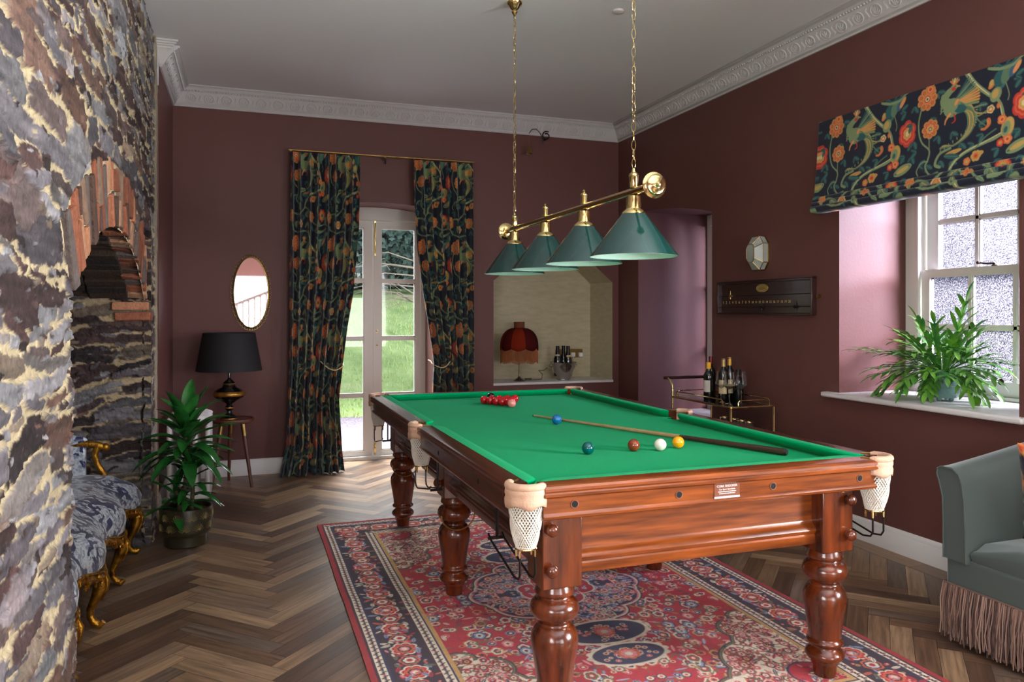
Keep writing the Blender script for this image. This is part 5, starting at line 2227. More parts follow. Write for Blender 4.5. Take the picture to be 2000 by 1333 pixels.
for k in range(74):
    a = k * 2.39996 + rp.uniform(-.2, .2)
    f = (k + .5) / 74
    el_ = rp.uniform(.12, 1.0) if k % 5 else rp.uniform(1.0, 1.35)
    Lf = rp.uniform(.20, .36)
    ca, sa = math.cos(a), math.sin(a)
    if ca > .3:
        Lf *= .72
    if abs(sa) > .75:
        Lf *= 1.22
    cur = Vector((ca * math.cos(el_), sa * math.cos(el_), math.sin(el_)))
    p = crown + Vector((ca * .03, sa * .03, 0))
    n = 12
    droop = rp.uniform(.3, 1.1) if k % 4 else rp.uniform(1.3, 2.2)
    side = cur.cross(Vector((0, 0, 1))).normalized()
    pts_ = [p.copy()]
    for i in range(n):
        t = (i + 1) / n
        cur = (cur + Vector((0, 0, -1)) * (droop / n)).normalized()
        p = p + cur * (Lf / n)
        if p.z < fc.z + .05:
            p.z = fc.z + .05
        pts_.append(p.copy())
        if t > .28 and i % 2 == 0:
            for s in (-1, 1):
                d = cur * .80 + side * s * .62 + Vector((0, 0, rp.uniform(-.1, .25)))
                leaf(w, p, d, (0, 0, 1), Lf * rp.uniform(.28, .42) * (1.3 - .5 * t), .026, rp.uniform(.2, .8), .2, 5, wave=.08, ph=k + i)
    leaf(w, p, cur, (0, 0, 1), Lf * .30, .028, .5, .2, 5)
    w.tube(pts_, [.0028 - .0015 * i / n for i in range(n + 1)], 5, caps=False)
    # blade along the rachis
    rows = []
    for i, pt_ in enumerate(pts_):
        t = i / n
        wd = .005 + .017 * t
        rows.append([pt_ - side * wd, pt_ + Vector((0, 0, .001)), pt_ + side * wd])
    w.grid(rows)
# keep the leaves on the room side of the glass
w.v = [(min(v[0], 4.205 - .01 * ((i * 7) % 5)), min(v[1], 4.35), v[2]) for i, v in enumerate(w.v)]
w.v = [(v[0], (3.955 if v[1] > 3.955 and v[0] > XR - .01 else v[1]), v[2]) for v in w.v]
w.build('foliage', leaf_m2, parent=fp)

# ================================================================ niche: fringed lamp, ice bucket, bottles, sockets
nc = Vector((2.625, 7.23, .7358))
nl = thing('fringed_lamp', tuple(nc), 'small lamp with a domed rust velvet shade and long fringe in the niche', 'table lamp')
w = MB().lathe([(.060, 0), (.062, .006), (.052, .012), (.036, .022), (.020, .030), (.012, .045), (.008, .06), (.0075, .10), (.010, .105), (.0075, .11), (.007, .34), (.012, .345), (.012, .38), (0, .38)], nc, 24)
w.build('base', mat('antique_silver', rgb(140, 132, 112), .3, .9), parent=nl)
vel = [rgb(122, 36, 14), rgb(70, 16, 12), rgb(60, 14, 14), rgb(128, 44, 16), rgb(88, 24, 12), rgb(110, 32, 14)]
w = MB()
npan = 8
rows = []
nseg = 48
for j in range(11):
    t = j / 10
    rad = .050 + .137 * math.sin(t * PI / 2) ** .8
    z = .535 - .205 * t ** 1.7
    row = []
    for i in range(nseg + 1):
        a = 2 * PI * i / nseg
        sc = abs(math.sin(npan * a / 2))
        row.append(w.pt(nc + Vector(((rad + .010 * sc * math.sin(PI * t * .8)) * math.cos(a), (rad + .010 * sc * math.sin(PI * t * .8)) * math.sin(a), z - .022 * sc * t ** 6))))
    rows.append(row)
for j in range(10):
    for i in range(nseg):
        c = vel[int(i / nseg * npan + 3) % npan % 6]
        w.face((rows[j][i], rows[j + 1][i], rows[j + 1][i + 1], rows[j][i + 1]), c)
velm = mat('rust_velvet_panels', rgb(110, 34, 16), .85, attr='tone', spec=.1)
shd = w.build('lamp_shade', velm, parent=nl, solid=.002)
w = MB().lathe([(.050, .533), (.053, .538), (.053, .590), (.055, .594), (.053, .598)], nc, 30, cap=False)
w.build('shade_collar', mat('rust_ruched_collar', rgb(120, 58, 26), .8, noise=(60, 2, .3), stretch=(1, 1, .1)), parent=shd, solid=.002)
w = MB()
rf = random.Random(6)
for k in range(230):
    a = 2 * PI * k / 230
    sc = abs(math.sin(npan * a / 2))
    z0 = .330 - .022 * sc
    r0 = .188
    z1_ = .200 - .018 * sc + rf.uniform(-.006, .004)
    w.tube([nc + Vector((r0 * math.cos(a), r0 * math.sin(a), z0)), nc + Vector(((r0 + rf.uniform(-.002, .003)) * math.cos(a), (r0 + .001) * math.sin(a), (z0 + z1_) / 2)),
            nc + Vector(((r0 + rf.uniform(-.004, .003)) * math.cos(a), r0 * math.sin(a), z1_))], .0019, 4, caps=False)
fo_ = w.build('fringe', mat('rust_gold_fringe', rgb(150, 84, 34), .7), parent=shd)
fo_['kind'] = 'stuff'
w = MB().tube([nc + Vector((.05, .03, .004)), nc + Vector((.12, .05, .005)), nc + Vector((.20, .04, .004)), nc + Vector((.27, .07, .006)), nc + Vector((.30, .12, .05)), nc + Vector((.27, .15, .09)), nc + Vector((.33, .17, .085)), nc + Vector((.38, .19, .11))], .0035, 6)
w.box(nc.x + .085, nc.x + .145, nc.y + .035, nc.y + .065, nc.z + .001, nc.z + .022)
w.build('cord', mat('dark_cord', rgb(58, 48, 34), .6), parent=nl)

bk = Vector((3.115, 7.25, .7358))
silver = mat('polished_silver', rgb(214, 210, 204), .16, 1.0, noise=(3, 3, .3), col2=rgb(180, 176, 170))
w = MB().lathe([(.074, 0), (.078, .004), (.076, .010), (.080, .02), (.105, .08), (.124, .14), (.132, .168), (.140, .176), (.141, .181), (.134, .182), (.128, .168), (.100, .08), (.070, .02), (0, .018)], bk, 48)
for s in (-1, 1):
    w.tube([bk + Vector((s * .122, 0, .13)), bk + Vector((s * .146, 0, .135)), bk + Vector((s * .152, 0, .155)), bk + Vector((s * .138, 0, .165))], .0035, 6)
ib = w.build('ice_bucket', silver, loc=tuple(bk))
tag(ib, 'silver ice bucket holding three dark bottles on the niche shelf', 'ice bucket')
dkg = mat('dark_bottle_glass', rgb(14, 20, 16), .1, spec=.6, coat=.4)
foil_b = mat('black_foil', rgb(20, 18, 20), .35, .4)


def bottle(name, c, label, H_, R_, kind, foil, lab=None, glass=None, group=None, cat='bottle', tilt=None):
    c = Vector(c)
    t = thing(name, tuple(c), label, cat, group)
    k = H_ / .30
    if kind == 'wine':
        pr = [(R_ * .9, 0), (R_, .006 * k), (R_, .185 * k), (R_ * .93, .205 * k), (R_ * .5, .228 * k), (.0148, .245 * k), (.0142, .292 * k), (.0158, .293 * k), (.0158, .300 * k), (0, .300 * k)]
    elif kind == 'champ':
        pr = [(R_ * .9, 0), (R_, .006 * k), (R_, .150 * k), (R_ * .92, .178 * k), (R_ * .6, .215 * k), (.017, .25 * k), (.0145, .29 * k), (.017, .291 * k), (.017, .300 * k), (0, .300 * k)]
    else:
        pr = [(R_ * .9, 0), (R_, .006 * k), (R_, .19 * k), (R_ * .96, .205 * k), (R_ * .62, .226 * k), (.017, .240 * k), (.0155, .285 * k), (.0175, .287 * k), (.0175, .300 * k), (0, .300 * k)]
    MB().lathe(pr, c, 28).build('glass', glass or dkg, parent=t)
    f0 = {'wine': .245, 'champ': .222, 'spirit': .250}[kind]
    rr0 = {'wine': .0158, 'champ': .0185, 'spirit': .0185}[kind]
    MB().lathe([(rr0 + (.004 if kind == 'champ' else 0), f0 * k), (rr0 - .0005, (f0 + .03) * k), (rr0, .296 * k), (rr0, .3025 * k), (0, .3028 * k)], c, 22).build('foil_cap', foil, parent=t)
    if lab:
        z0, z1_, m_, a0, a1 = lab
        w = MB()
        rows = [[c + Vector(((R_ + .0008) * math.cos(a), (R_ + .0008) * math.sin(a), z)) for a in np.linspace(a0, a1, 16)] for z in (z0, z1_)]
        w.grid(rows)
        w.build('paper_label', m_, parent=t)
    return t


sil_lab = mat('silver_label', rgb(180, 176, 160), .5)
bottle('champagne_bottle', bk + Vector((-.062, .0, .040)), 'dark champagne bottle at the left side of the silver bucket', .305, .040, 'champ', foil_b, (.205, .222, sil_lab, -2.6, -1.4))
bottle('champagne_bottle', bk + Vector((.040, -.035, .040)), 'dark champagne bottle in front at the right of the silver bucket', .305, .040, 'champ', foil_b, (.195, .215, mat('gold_label', rgb(196, 170, 110), .5), -2.4, -1.2))
bottle('champagne_bottle', bk + Vector((.028, .055, .040)), 'dark champagne bottle at the back of the silver bucket behind another', .305, .040, 'champ', foil_b)
# brass double socket with two white plugs, and a plain brass plate
so = thing('wall_socket', (3.37, 7.519, .985), 'brass wall socket with two white plugs beside the silver bucket', 'socket')
MB().box(3.29, 3.455, 7.510, 7.519, .945, 1.035).build('plate', old_brass, parent=so, bevel=.003)
for x in (3.335, 3.425):
    MB().box(x - .024, x + .024, 7.478, 7.510, .95, 1.0).build('plug', white_paint, parent=so, bevel=.008)
MB().tube([(3.335, 7.485, .95), (3.33, 7.44, .89), (3.30, 7.40, .80), (3.26, 7.41, .74)], .003, 6).build('plug_cable', white_paint, parent=so)
s2 = MB().box(3.135, 3.215, 7.510, 7.519, .945, 1.035).build('switch_plate', old_brass, loc=(3.175, 7.519, .99), bevel=.003)
tag(s2, 'single brass plate on the niche wall behind the bottles', 'switch')

# bell on its scroll bracket
be = thing('wall_bell', (2.84, YB, 3.17), 'small brass bell on a black scrolled iron bracket under the cornice', 'bell')
w = MB()
bx, bz = 2.835, 3.185
w.tube([(bx + .045 * math.cos(a) * (1 - .07 * (a - 1)), YB - .05, bz + .045 * math.sin(a) * (1 - .07 * (a - 1))) for a in np.linspace(1, 8.5, 26)], .006, 6)
w.tube([(2.80, YB - .06, 3.10), (2.785, YB - .07, 3.15), (2.75, YB - .09, 3.20), (2.70, YB - .12, 3.225), (2.65, YB - .14, 3.215), (2.615, YB - .15, 3.17)], .0035, 6)
w.cyl((bx, YB - .001, bz - .03), (bx, YB - .055, bz - .03), .012, n=10)
w.build('bracket', black_metal, parent=be)
w = MB()
w.cyl((2.615, YB - .15, 3.17), (2.615, YB - .15, 3.055), .001, n=5)
w.lathe([(.006, .10), (.012, .092), (.018, .07), (.022, .045), (.030, .022), (.034, .018), (.030, .016), (.020, .04)], (2.615, YB - .15, 2.955), 20)
w.sphere((2.615, YB - .15, 2.967), .009, 8, 6)
w.build('bell', old_brass, parent=be)
# ================================================================ right wall: facetted light, scoreboard
wc = Vector((XR, 4.755, 1.868))
wl_ = thing('wall_light', tuple(wc), 'octagonal facetted pearl glass wall light above the scoreboard', 'wall light')
oct_o = [(-.085, -.07), (-.085, .07), (-.045, .125), (.045, .125), (.085, .07), (.085, -.07), (.045, -.125), (-.045, -.125)]
pearl = mat('pearl_glass_panel', rgb(176, 182, 172), .25, noise=(5, 2, .3), col2=rgb(146, 152, 142), spec=.6)
def wlp(k, s, d):
    a, b = oct_o[k % 8]
    return wc + Vector((-d, a * s, b * (s if s > .9 else (s * .9 + .06 * s))))
w = MB()
for k in range(8):
    A0, A1 = wlp(k, 1, .055), wlp(k + 1, 1, .055)
    B0, B1 = wlp(k, .56, .105), wlp(k + 1, .56, .105)
    C0, C1 = wlp(k, .98, .012), wlp(k + 1, .98, .012)
    w.face([w.pt(p_) for p_ in (A0, A1, B1, B0)])
    w.face([w.pt(p_) for p_ in (C0, C1, A1, A0)])
w.face([w.pt(wlp(k, .56, .105)) for k in range(8)])
w.build('glass_panel', pearl, parent=wl_, smooth=False)
w = MB()
for k in range(8):
    for (s, d) in ((1, .055), (.56, .105), (.98, .012)):
        w.tube([wlp(k, s, d), wlp(k + 1, s, d)], .0028, 6)
    w.tube([wlp(k, 1, .055), wlp(k, .56, .105)], .0028, 6)
    w.tube([wlp(k, 1, .055), wlp(k, .98, .012)], .0028, 6)
w.build('brass_came', old_brass, parent=wl_)
w = MB()
w.prism([oct_o[k] for k in range(8)], lambda a, b, d: (wc.x - d, wc.y + a, wc.z + b), .0005, .012)
w.build('back_plate', old_brass, parent=wl_, smooth=False)

sb_ = thing('scoreboard', (XR, 4.72, 1.54), 'dark wooden snooker scoreboard with gold numerals and an oval brass plaque', 'scoreboard')
dkw = mat('dark_mahogany_board', rgb(58, 30, 26), .28, noise=(3, 5, .25), col2=rgb(38, 20, 18), stretch=(8, 1.2, 14), coat=.5)
w = MB()
w.box(3.636, XR - .001, 4.195, 5.255, 1.42, 1.66)
bd = w.build('board', dkw, parent=sb_, bevel=.002)
w = MB()
pf_ = [(0, 0), (.030, 0), (.036, .006), (.036, .014), (.030, .018), (.026, .024), (0, .024)]
w.box(3.618, XR - .001, 4.180, 5.265, 1.652, 1.664)
w.box(3.612, XR - .001, 4.172, 5.272, 1.664, 1.672)
w.box(3.622, XR - .001, 4.185, 5.262, 1.645, 1.652)
w.box(3.616, XR - .001, 4.178, 5.268, 1.408, 1.418)
w.box(3.622, XR - .001, 4.184, 5.262, 1.418, 1.424)
w.box(3.616, XR - .001, 4.176, 4.192, 1.410, 1.66)
w.box(3.616, XR - .001, 5.255, 5.270, 1.410, 1.66)
w.build('moulded_frame', dkw, parent=sb_, bevel=.0025)
w = MB()
for z in (1.556, 1.468):
    w.box(3.6315, 3.637, 4.192, 5.255, z - .003, z + .003)
w.build('sliding_rail', mat('dark_rail', rgb(24, 16, 16), .35, .3), parent=sb_, smooth=False)
goldt = mat('gilt_lettering', rgb(206, 180, 110), .45, .3)
Mr = Matrix(((0, 0, -1, 0), (-1, 0, 0, 0), (0, 1, 0, 0), (0, 0, 0, 1)))
for i in range(20):
    y = 5.205 - i * (5.205 - 4.42) / 19
    text_part(str(i + 1), 'gold_numeral', goldt, sb_, Matrix.Translation((3.6350, y, 1.496)) @ Mr, .030 if i < 9 else .026, .0006)
w = MB()
pr = [(.068 * math.cos(a), .030 * math.sin(a)) for a in np.linspace(0, 2 * PI, 28, endpoint=False)]
w.prism(pr, lambda a, b, d: (3.636 - d, 4.72 + a, 1.608 + b), 0, .004)
pq = w.build('oval_plaque', mat('ivory_plaque', rgb(176, 150, 82), .4, .3), parent=sb_, smooth=False)
w = MB()
w.tube([(3.632, 4.72 + .060 * math.cos(a), 1.608 + .024 * math.sin(a)) for a in np.linspace(0, 2 * PI, 28, endpoint=False)], .0012, 5, closed=True)
for z, hw in ((1.616, .034), (1.608, .044), (1.600, .038)):
    x = -hw
    while x < hw:
        w.box(3.6308, 3.632, 4.72 + x, 4.72 + x + .006, z - .002, z + .002)
        x += .0085
w.build('plaque_engraving', mat('dark_engraving', rgb(60, 44, 24), .6), parent=pq, smooth=False)
for (y, z, m_) in ((4.717, 1.467, black_metal), (4.355, 1.467, black_metal), (5.10, 1.556, old_brass)):
    w = MB()
    w.cyl((3.632, y, z), (3.618, y, z), .011, n=12)
    w.cyl((3.626, y, z), (3.626, y, z + .040), .005, .002, 8)
    w.cyl((3.626, y, z), (3.626, y, z - .024), .006, .004, 8)
    w.cyl((3.626, y, z), (3.626, y - .022, z), .006, .006, 8)
    w.build('score_pointer', m_, parent=sb_)
w = MB().lathe([(.010, 0), (.010, .008), (.014, .012), (.014, .020), (0, .022)], (XR, 4.148, 1.535), 16, (-1, 0, 0))
tag(w.build('brass_knob', old_brass, loc=(XR, 4.148, 1.535)), 'little brass knob on the wall just right of the scoreboard', 'knob')

# ================================================================ bar cart
cx0, cx1, cy0, cy1, cz = 3.25, 3.615, 4.56, 5.34, .750
bc = thing('bar_cart', (3.43, 4.95, 0), 'brass drinks trolley with smoked glass shelves against the right wall', 'bar cart')
w = MB()
for x, y in ((cx0, cy0), (cx1, cy0), (cx1, cy1), (cx0, cy1)):
    w = MB()
    if y == cy1:
        w.tube([(x, y, .07), (x, y, .80), (x, y + .005, .84), (x, y + .03, .872), (x, y + .075, .892)], .0095, 10)
    else:
        w.cyl((x, y, .07), (x, y, cz), .0095, n=12)
    lg = w.build('post', brass, parent=bc)
    MB().cyl((x - .010, y, .03), (x + .010, y, .03), .0295, n=20).build('caster', mat('caster_rubber', rgb(40, 38, 36), .6), parent=lg)
smoke = mat('smoked_glass', rgb(24, 18, 20), .08, spec=.7, coat=.4)
for k, z in enumerate((cz, .50, .20)):
    w = MB()
    for A, B in (((cx0, cy0), (cx1, cy0)), ((cx1, cy0), (cx1, cy1)), ((cx1, cy1), (cx0, cy1)), ((cx0, cy1), (cx0, cy0))):
        w.tube([(A[0], A[1], z), (B[0], B[1], z)], .0085, 8)
    w.build('shelf_frame', brass, parent=bc)
    w = MB().box(cx0 + .004, cx1 - .004, cy0 + .004, cy1 - .004, z - .002, z + .004)
    w.build('glass_shelf', smoke, parent=bc, smooth=False)
w = MB().tube([(cx0 - .03, cy1 + .08, .895), (cx1 + .02, cy1 + .08, .895)], .013, 12)
w.build('push_handle', mat('dark_handle_wood', rgb(56, 30, 28), .35), parent=bc)
w = MB()
zr = .048
def gal(A, B):
    A, B = Vector((A[0], A[1], cz)), Vector((B[0], B[1], cz))
    d = (B - A).normalized()
    w.tube([A, A + Vector((0, 0, zr - .012)), A + Vector((0, 0, zr)) + d * .012, B + Vector((0, 0, zr)) - d * .012, B + Vector((0, 0, zr - .012)), B], .0045, 7)
gal((cx0, cy0 + .10), (cx0, cy1 - .05))
gal((cx0 + .06, cy0), (cx1 - .04, cy0))
gal((cx1, cy0 + .05), (cx1, cy1 - .05))
gal((cx0 + .05, cy1), (cx1 - .05, cy1))
w.build('gallery_rail', brass, parent=bc)
zt = cz + .0045
crm_lab = mat('cream_label', rgb(226, 208, 160), .6)
wht_lab = mat('white_label', rgb(206, 200, 190), .6)
bottle('spirit_bottle', (3.39, 5.045, zt), 'dark bottle with a yellow cap and white label at the left of the trolley', .285, .040, 'spirit', mat('yellow_cap', rgb(226, 172, 30), .4), (.06, .15, wht_lab, -3.6, -1.9))
bottle('wine_bottle', (3.465, 5.13, zt), 'dark wine bottle with a red capsule behind the yellow-capped bottle', .325, .037, 'wine', mat('red_capsule', rgb(110, 24, 36), .35, .3), (.06, .15, mat('navy_label', rgb(30, 38, 60), .5), -3.0, -1.4))
bottle('wine_bottle', (3.475, 4.975, zt), 'wine bottle with pale gold foil and a cream label behind the glass of wine', .315, .037, 'wine', mat('pale_gold_foil', rgb(196, 166, 110), .4, .4), (.05, .155, crm_lab, -3.4, -1.5))
bottle('wine_bottle', (3.550, 5.002, zt), 'wine bottle with bright gold foil, right of the other gold-foiled bottle', .322, .037, 'wine', mat('bright_gold_foil', rgb(216, 168, 72), .4, .4), (.05, .155, crm_lab, -3.4, -1.5))
bottle('spirit_bottle', (3.553, 4.90, zt), 'short black bottle behind the stemmed wine glasses', .235, .039, 'spirit', foil_b)
gls = bpy.data.materials.new('clear_crystal')
gls.use_nodes = True
N, L = gls.node_tree.nodes, gls.node_tree.links
N.clear()
o_ = N.new('ShaderNodeOutputMaterial')
t_ = N.new('ShaderNodeBsdfTransparent')
t_.inputs[0].default_value = (.95, .96, .97, 1)
g_ = N.new('ShaderNodeBsdfGlossy')
g_.inputs['Roughness'].default_value = .03
lw = N.new('ShaderNodeLayerWeight')
lw.inputs['Blend'].default_value = .5
mx_ = N.new('ShaderNodeMixShader')
L.new(lw.outputs['Facing'], mx_.inputs[0])
L.new(t_.outputs[0], mx_.inputs[1])
L.new(g_.outputs[0], mx_.inputs[2])
L.new(mx_.outputs[0], o_.inputs[0])


def wine_glass(c, label, fill=None):
    c = Vector(c)
    t = thing('wine_glass', tuple(c), label, 'wine glass', 'stemmed wine glasses on the trolley')
    pr = [(.038, 0), (.038, .0015), (.012, .004), (.0045, .010), (.0035, .02), (.0035, .10), (.006, .106), (.026, .118), (.043, .134), (.0435, .140), (.040, .170), (.036, .205), (.034, .232)]
    MB().lathe(pr, c, 32, cap=False).build('glass', gls, parent=t)
    MB().lathe([(.0348, .232), (.0344, .2335), (.0338, .232)], c, 32, cap=False).build('rim', gls, parent=t)
    if fill:
        MB().lathe([(0, .108), (.024, .119), (.041, .134), (.0415, .142), (0, .142)], c, 28).build('white_wine', mat('pale_wine', rgb(214, 196, 140), .1, trans=.6), parent=t)
    return t


wine_glass((3.365, 4.745, zt), 'wine glass half filled with white wine at the front of the trolley', True)
wine_glass((3.455, 4.725, zt), 'tall empty wine glass, rightmost on the trolley top')
wine_glass((3.375, 4.86, zt), 'empty wine glass partly hidden behind the filled wine glass')
for i, (x, y) in enumerate(((3.55, 5.07), (3.56, 4.96), (3.56, 4.865), (3.56, 4.775))):
    c = Vector((x, y, .5045))
    o = MB().lathe([(0, .004), (.026, .004), (.027, 0), (.030, .002), (.033, .10), (.0345, .104), (.032, .10), (.028, .012), (0, .010)], c, 24).build('tumbler', gls, loc=tuple(c))
    tag(o, 'gold-rimmed tumbler on the trolley\'s middle shelf, ' + ('leftmost', 'second from left', 'third from left', 'rightmost')[i], 'glass', 'tumblers on the middle shelf')
    MB().lathe([(.0338, .098), (.0352, .102), (.0338, .106)], c, 24, cap=False).build('gold_rim', brass, parent=o)

# ================================================================ settee in the fireplace opening
SE = thing('settee', (-.95, 4.15, 0), 'gilded carved settee in blue silver damask standing inside the stone fireplace arch', 'settee')
dam = bpy.data.materials.new('blue_silver_damask')
dam.use_nodes = True
N, L = dam.node_tree.nodes, dam.node_tree.links
p = N['Principled BSDF']
p.inputs['Roughness'].default_value = .42
p.inputs['Sheen Weight'].default_value = .3
tcn = N.new('ShaderNodeTexCoord')
nz = N.new('ShaderNodeTexNoise')
nz.inputs['Scale'].default_value = 8
nz.inputs['Detail'].default_value = 3
nz.inputs['Distortion'].default_value = 2.6
L.new(tcn.outputs['Object'], nz.inputs['Vector'])
r1 = N.new('ShaderNodeValToRGB')
r1.color_ramp.elements[0].position = .465
r1.color_ramp.elements[0].color = rgb(26, 34, 84)
r1.color_ramp.elements[1].position = .50
r1.color_ramp.elements[1].color = rgb(186, 196, 200)
L.new(nz.outputs['Fac'], r1.inputs[0])
n2 = N.new('ShaderNodeTexNoise')
n2.inputs['Scale'].default_value = 34
n2.inputs['Detail'].default_value = 3
n2.inputs['Distortion'].default_value = 1.5
L.new(tcn.outputs['Object'], n2.inputs['Vector'])
r2_ = N.new('ShaderNodeValToRGB')
r2_.color_ramp.elements[0].position = .42
r2_.color_ramp.elements[0].color = (.42, .46, .55, 1)
r2_.color_ramp.elements[1].position = .55
r2_.color_ramp.elements[1].color = (1, 1, 1, 1)
L.new(n2.outputs['Fac'], r2_.inputs[0])
mx_ = N.new('ShaderNodeMix')
mx_.data_type = 'RGBA'
mx_.blend_type = 'MULTIPLY'
mx_.inputs['Factor'].default_value = 1
L.new(r1.outputs[0], mx_.inputs['A'])
L.new(r2_.outputs[0], mx_.inputs['B'])
L.new(mx_.outputs['Result'], p.inputs['Base Color'])


def front_x(y):
    t = (y - 3.28) / (5.0 - 3.28)
    return -.640 + .022 * t + .030 * math.cos(2 * PI * (y - 4.99) / .572)


ys_ = np.linspace(3.24, 5.03, 70)
w = MB()
rows = []
xb = -1.28
for k, y in enumerate(ys_):
    e = min(1, (y - 3.24) / .08, (5.03 - y) / .08)
    e = math.sqrt(max(0, 1 - (1 - max(e, 0)) ** 2))
    xf = front_x(y)
    crown = .045 * abs(math.cos(PI * (y - 4.99) / .572)) ** .5 * 1
    row = [(xb, y, .30), (xb, y, .42)]
    for s in np.linspace(0.05, .80, 9):
        row.append((xb + (xf - xb) * s, y, .40 + (.055 + .035 * math.sin(PI * s)) * e))
    for a in np.linspace(.3, PI / 2, 6):
        row.append((xf - .13 + .145 * math.sin(a), y, .335 + .12 * e * math.cos(a) + .0))
    row.append((xf + .008, y, .285))
    rows.append(row)
w.grid(rows)
w.face([w.pt(p_) for p_ in reversed(rows[0])])
w.face([w.pt(p_) for p_ in rows[-1]])
w.build('seat', dam, parent=SE, angle=60)
# carved gilt front rail
w = MB()
pts_ = [(front_x(y) - .002, y, .268 - .028 * math.cos(2 * PI * (y - 4.99) / .572)) for y in ys_]
w.tube(pts_, .020, 8)
w.tube([(a + .008, b, c_ + .024) for a, b, c_ in pts_], .007, 6)
rs2 = random.Random(3)
for k in range(130):
    y = rs2.uniform(3.26, 5.01)
    z = .262 - .028 * math.cos(2 * PI * (y - 4.99) / .572) + rs2.uniform(-.028, .02)
    a = rs2.uniform(0, 6.28)
    c = Vector((front_x(y) + .012, y, z))
    w.tube([c + Vector((.004, .014 * math.cos(a + b) * (1 - b / 7), .014 * math.sin(a + b) * (1 - b / 7))) for b in np.linspace(0, 4.5, 8)], .0042, 5)
w.build('carved_rail', gilt, parent=SE)


def cabriole(x, y, dx_, dy_, z1=.27):
    w = MB()
    d = Vector((dx_, dy_, 0))
    b = Vector((x, y, 0))
    w.tube([b + d * .0 + Vector((0, 0, z1)), b + d * .030 + Vector((0, 0, z1 - .035)), b + d * .034 + Vector((0, 0, z1 - .075)), b + d * .012 + Vector((0, 0, z1 - .13)), b - d * .012 + Vector((0, 0, z1 - .18)), b - d * .012 + Vector((0, 0, .055)),
            b + d * .006 + Vector((0, 0, .028)), b + d * .032 + Vector((0, 0, .016)), b + d * .046 + Vector((0, 0, .030))], [.028, .032, .030, .022, .017, .0155, .018, .0155, .011], 10)
    w.tube([b + d * .042 + Vector((0, 0, z1 - .01)), b + d * .062 + Vector((0, 0, z1 - .05)), b + d * .058 + Vector((0, 0, z1 - .09)), b + d * .038 + Vector((0, 0, z1 - .14))], [.010, .013, .010, .004], 8)
    for s in (-1, 1):
        e = Vector((-dy_, dx_, 0)) * s
        w.tube([b + d * .03 + e * .012 + Vector((0, 0, z1 - .01)), b + d * .045 + e * .026 + Vector((0, 0, z1 - .045)), b + d * .03 + e * .022 + Vector((0, 0, z1 - .085))], [.006, .009, .004], 6)
    w.build('leg', gilt, parent=SE, angle=60)


for y in (4.975, 4.42, 3.85, 3.30):
    cabriole(front_x(y) - .035, y - (.02 if y > 4.9 else 0), .93, .2 if y > 4.9 else -.1)
for y in (4.93, 3.32):
    cabriole(xb + .02, y, -.6, 0)
# arms and back
for s, y in ((1, 4.965), (-1, 3.305)):
    w = MB()
    A0 = [(xb, y, .655), (-1.05, y, .672), (-.88, y, .668), (-.80, y - .0 * s, .655), (-.765, y, .640)]
    w.tube(A0, [.016, .018, .020, .021, .016], 10)
    w.sphere((-.758, y, .640), .024, 12, 8, (1, .9, 1))
    w.tube([(-.80, y, .648), (-.815, y, .60), (-.800, y, .54), (-.76, y, .47), (-.715, y, .40), (-.70, y, .33)], [.020, .018, .0165, .0175, .020, .022], 10)
    w.build('arm', gilt, parent=SE, angle=60)
    w = MB().sphere((-1.02, y, .688), .05, 16, 10, (3.4, .75, .72))
    w.build('arm_pad', dam, parent=SE)
    w = MB()
    rows = [[(xb, y - .01 * s, .42), (-1.1, y - .02 * s, .42), (-.86, y - .02 * s, .42)], [(xb, y - .01 * s, .64), (-1.1, y - .02 * s, .65), (-.88, y - .02 * s, .645)]]
    w = MB().box(xb, -.86, y - .022, y + .022, .40, .655)
    w.build('arm_panel', dam, parent=SE, bevel=.01)
    for k in range(14):
        pass
    w = MB()
    for k in range(16):
        w.sphere((-1.16 + .024 * k, y - .034, .664 + .004 * math.sin(k * .4)), .006, 6, 5)
    w.build('nail_trim', gilt, parent=SE)
w = MB()
rows = []
for y in np.linspace(3.30, 4.97, 30):
    zt_ = .80 + .12 * math.sin(PI * (y - 3.30) / 1.67)
    rows.append([(xb - .02, y, .38), (xb + .03, y, .45), (xb - .01, y, .62), (xb - .05, y, zt_ - .03), (xb - .09, y, zt_), (xb - .13, y, zt_ - .04), (xb - .12, y, .38)])
w.grid(rows)
w.build('back', dam, parent=SE)
w = MB().tube([(xb - .09, y, .80 + .12 * math.sin(PI * (y - 3.30) / 1.67) + .012) for y in np.linspace(3.30, 4.97, 30)], .022, 8)
w.build('crest_rail', gilt, parent=SE)

# ================================================================ sofa with bullion fringe
SO = thing('sofa', (3.25, 1.55, 0), 'grey green velvet sofa with a long brown bullion fringe at the right edge', 'sofa')
velv = bpy.data.materials.new('grey_green_velvet')
velv.use_nodes = True
p = velv.node_tree.nodes['Principled BSDF']
p.inputs['Base Color'].default_value = rgb(78, 88, 84)
p.inputs['Roughness'].default_value = .75
p.inputs['Sheen Weight'].default_value = .9
p.inputs['Sheen Roughness'].default_value = .35
p.inputs['Sheen Tint'].default_value = (.75, .88, .88, 1)
p.inputs['Specular IOR Level'].default_value = .2
sx0, sx1, sy0, sy1 = 2.885, 3.60, .55, 2.50
w = MB().box(sx0, sx1, sy0 + .001, sy1 - .001, .10, .371)
w.build('base', velv, parent=SO, bevel=.012)
w = MB()
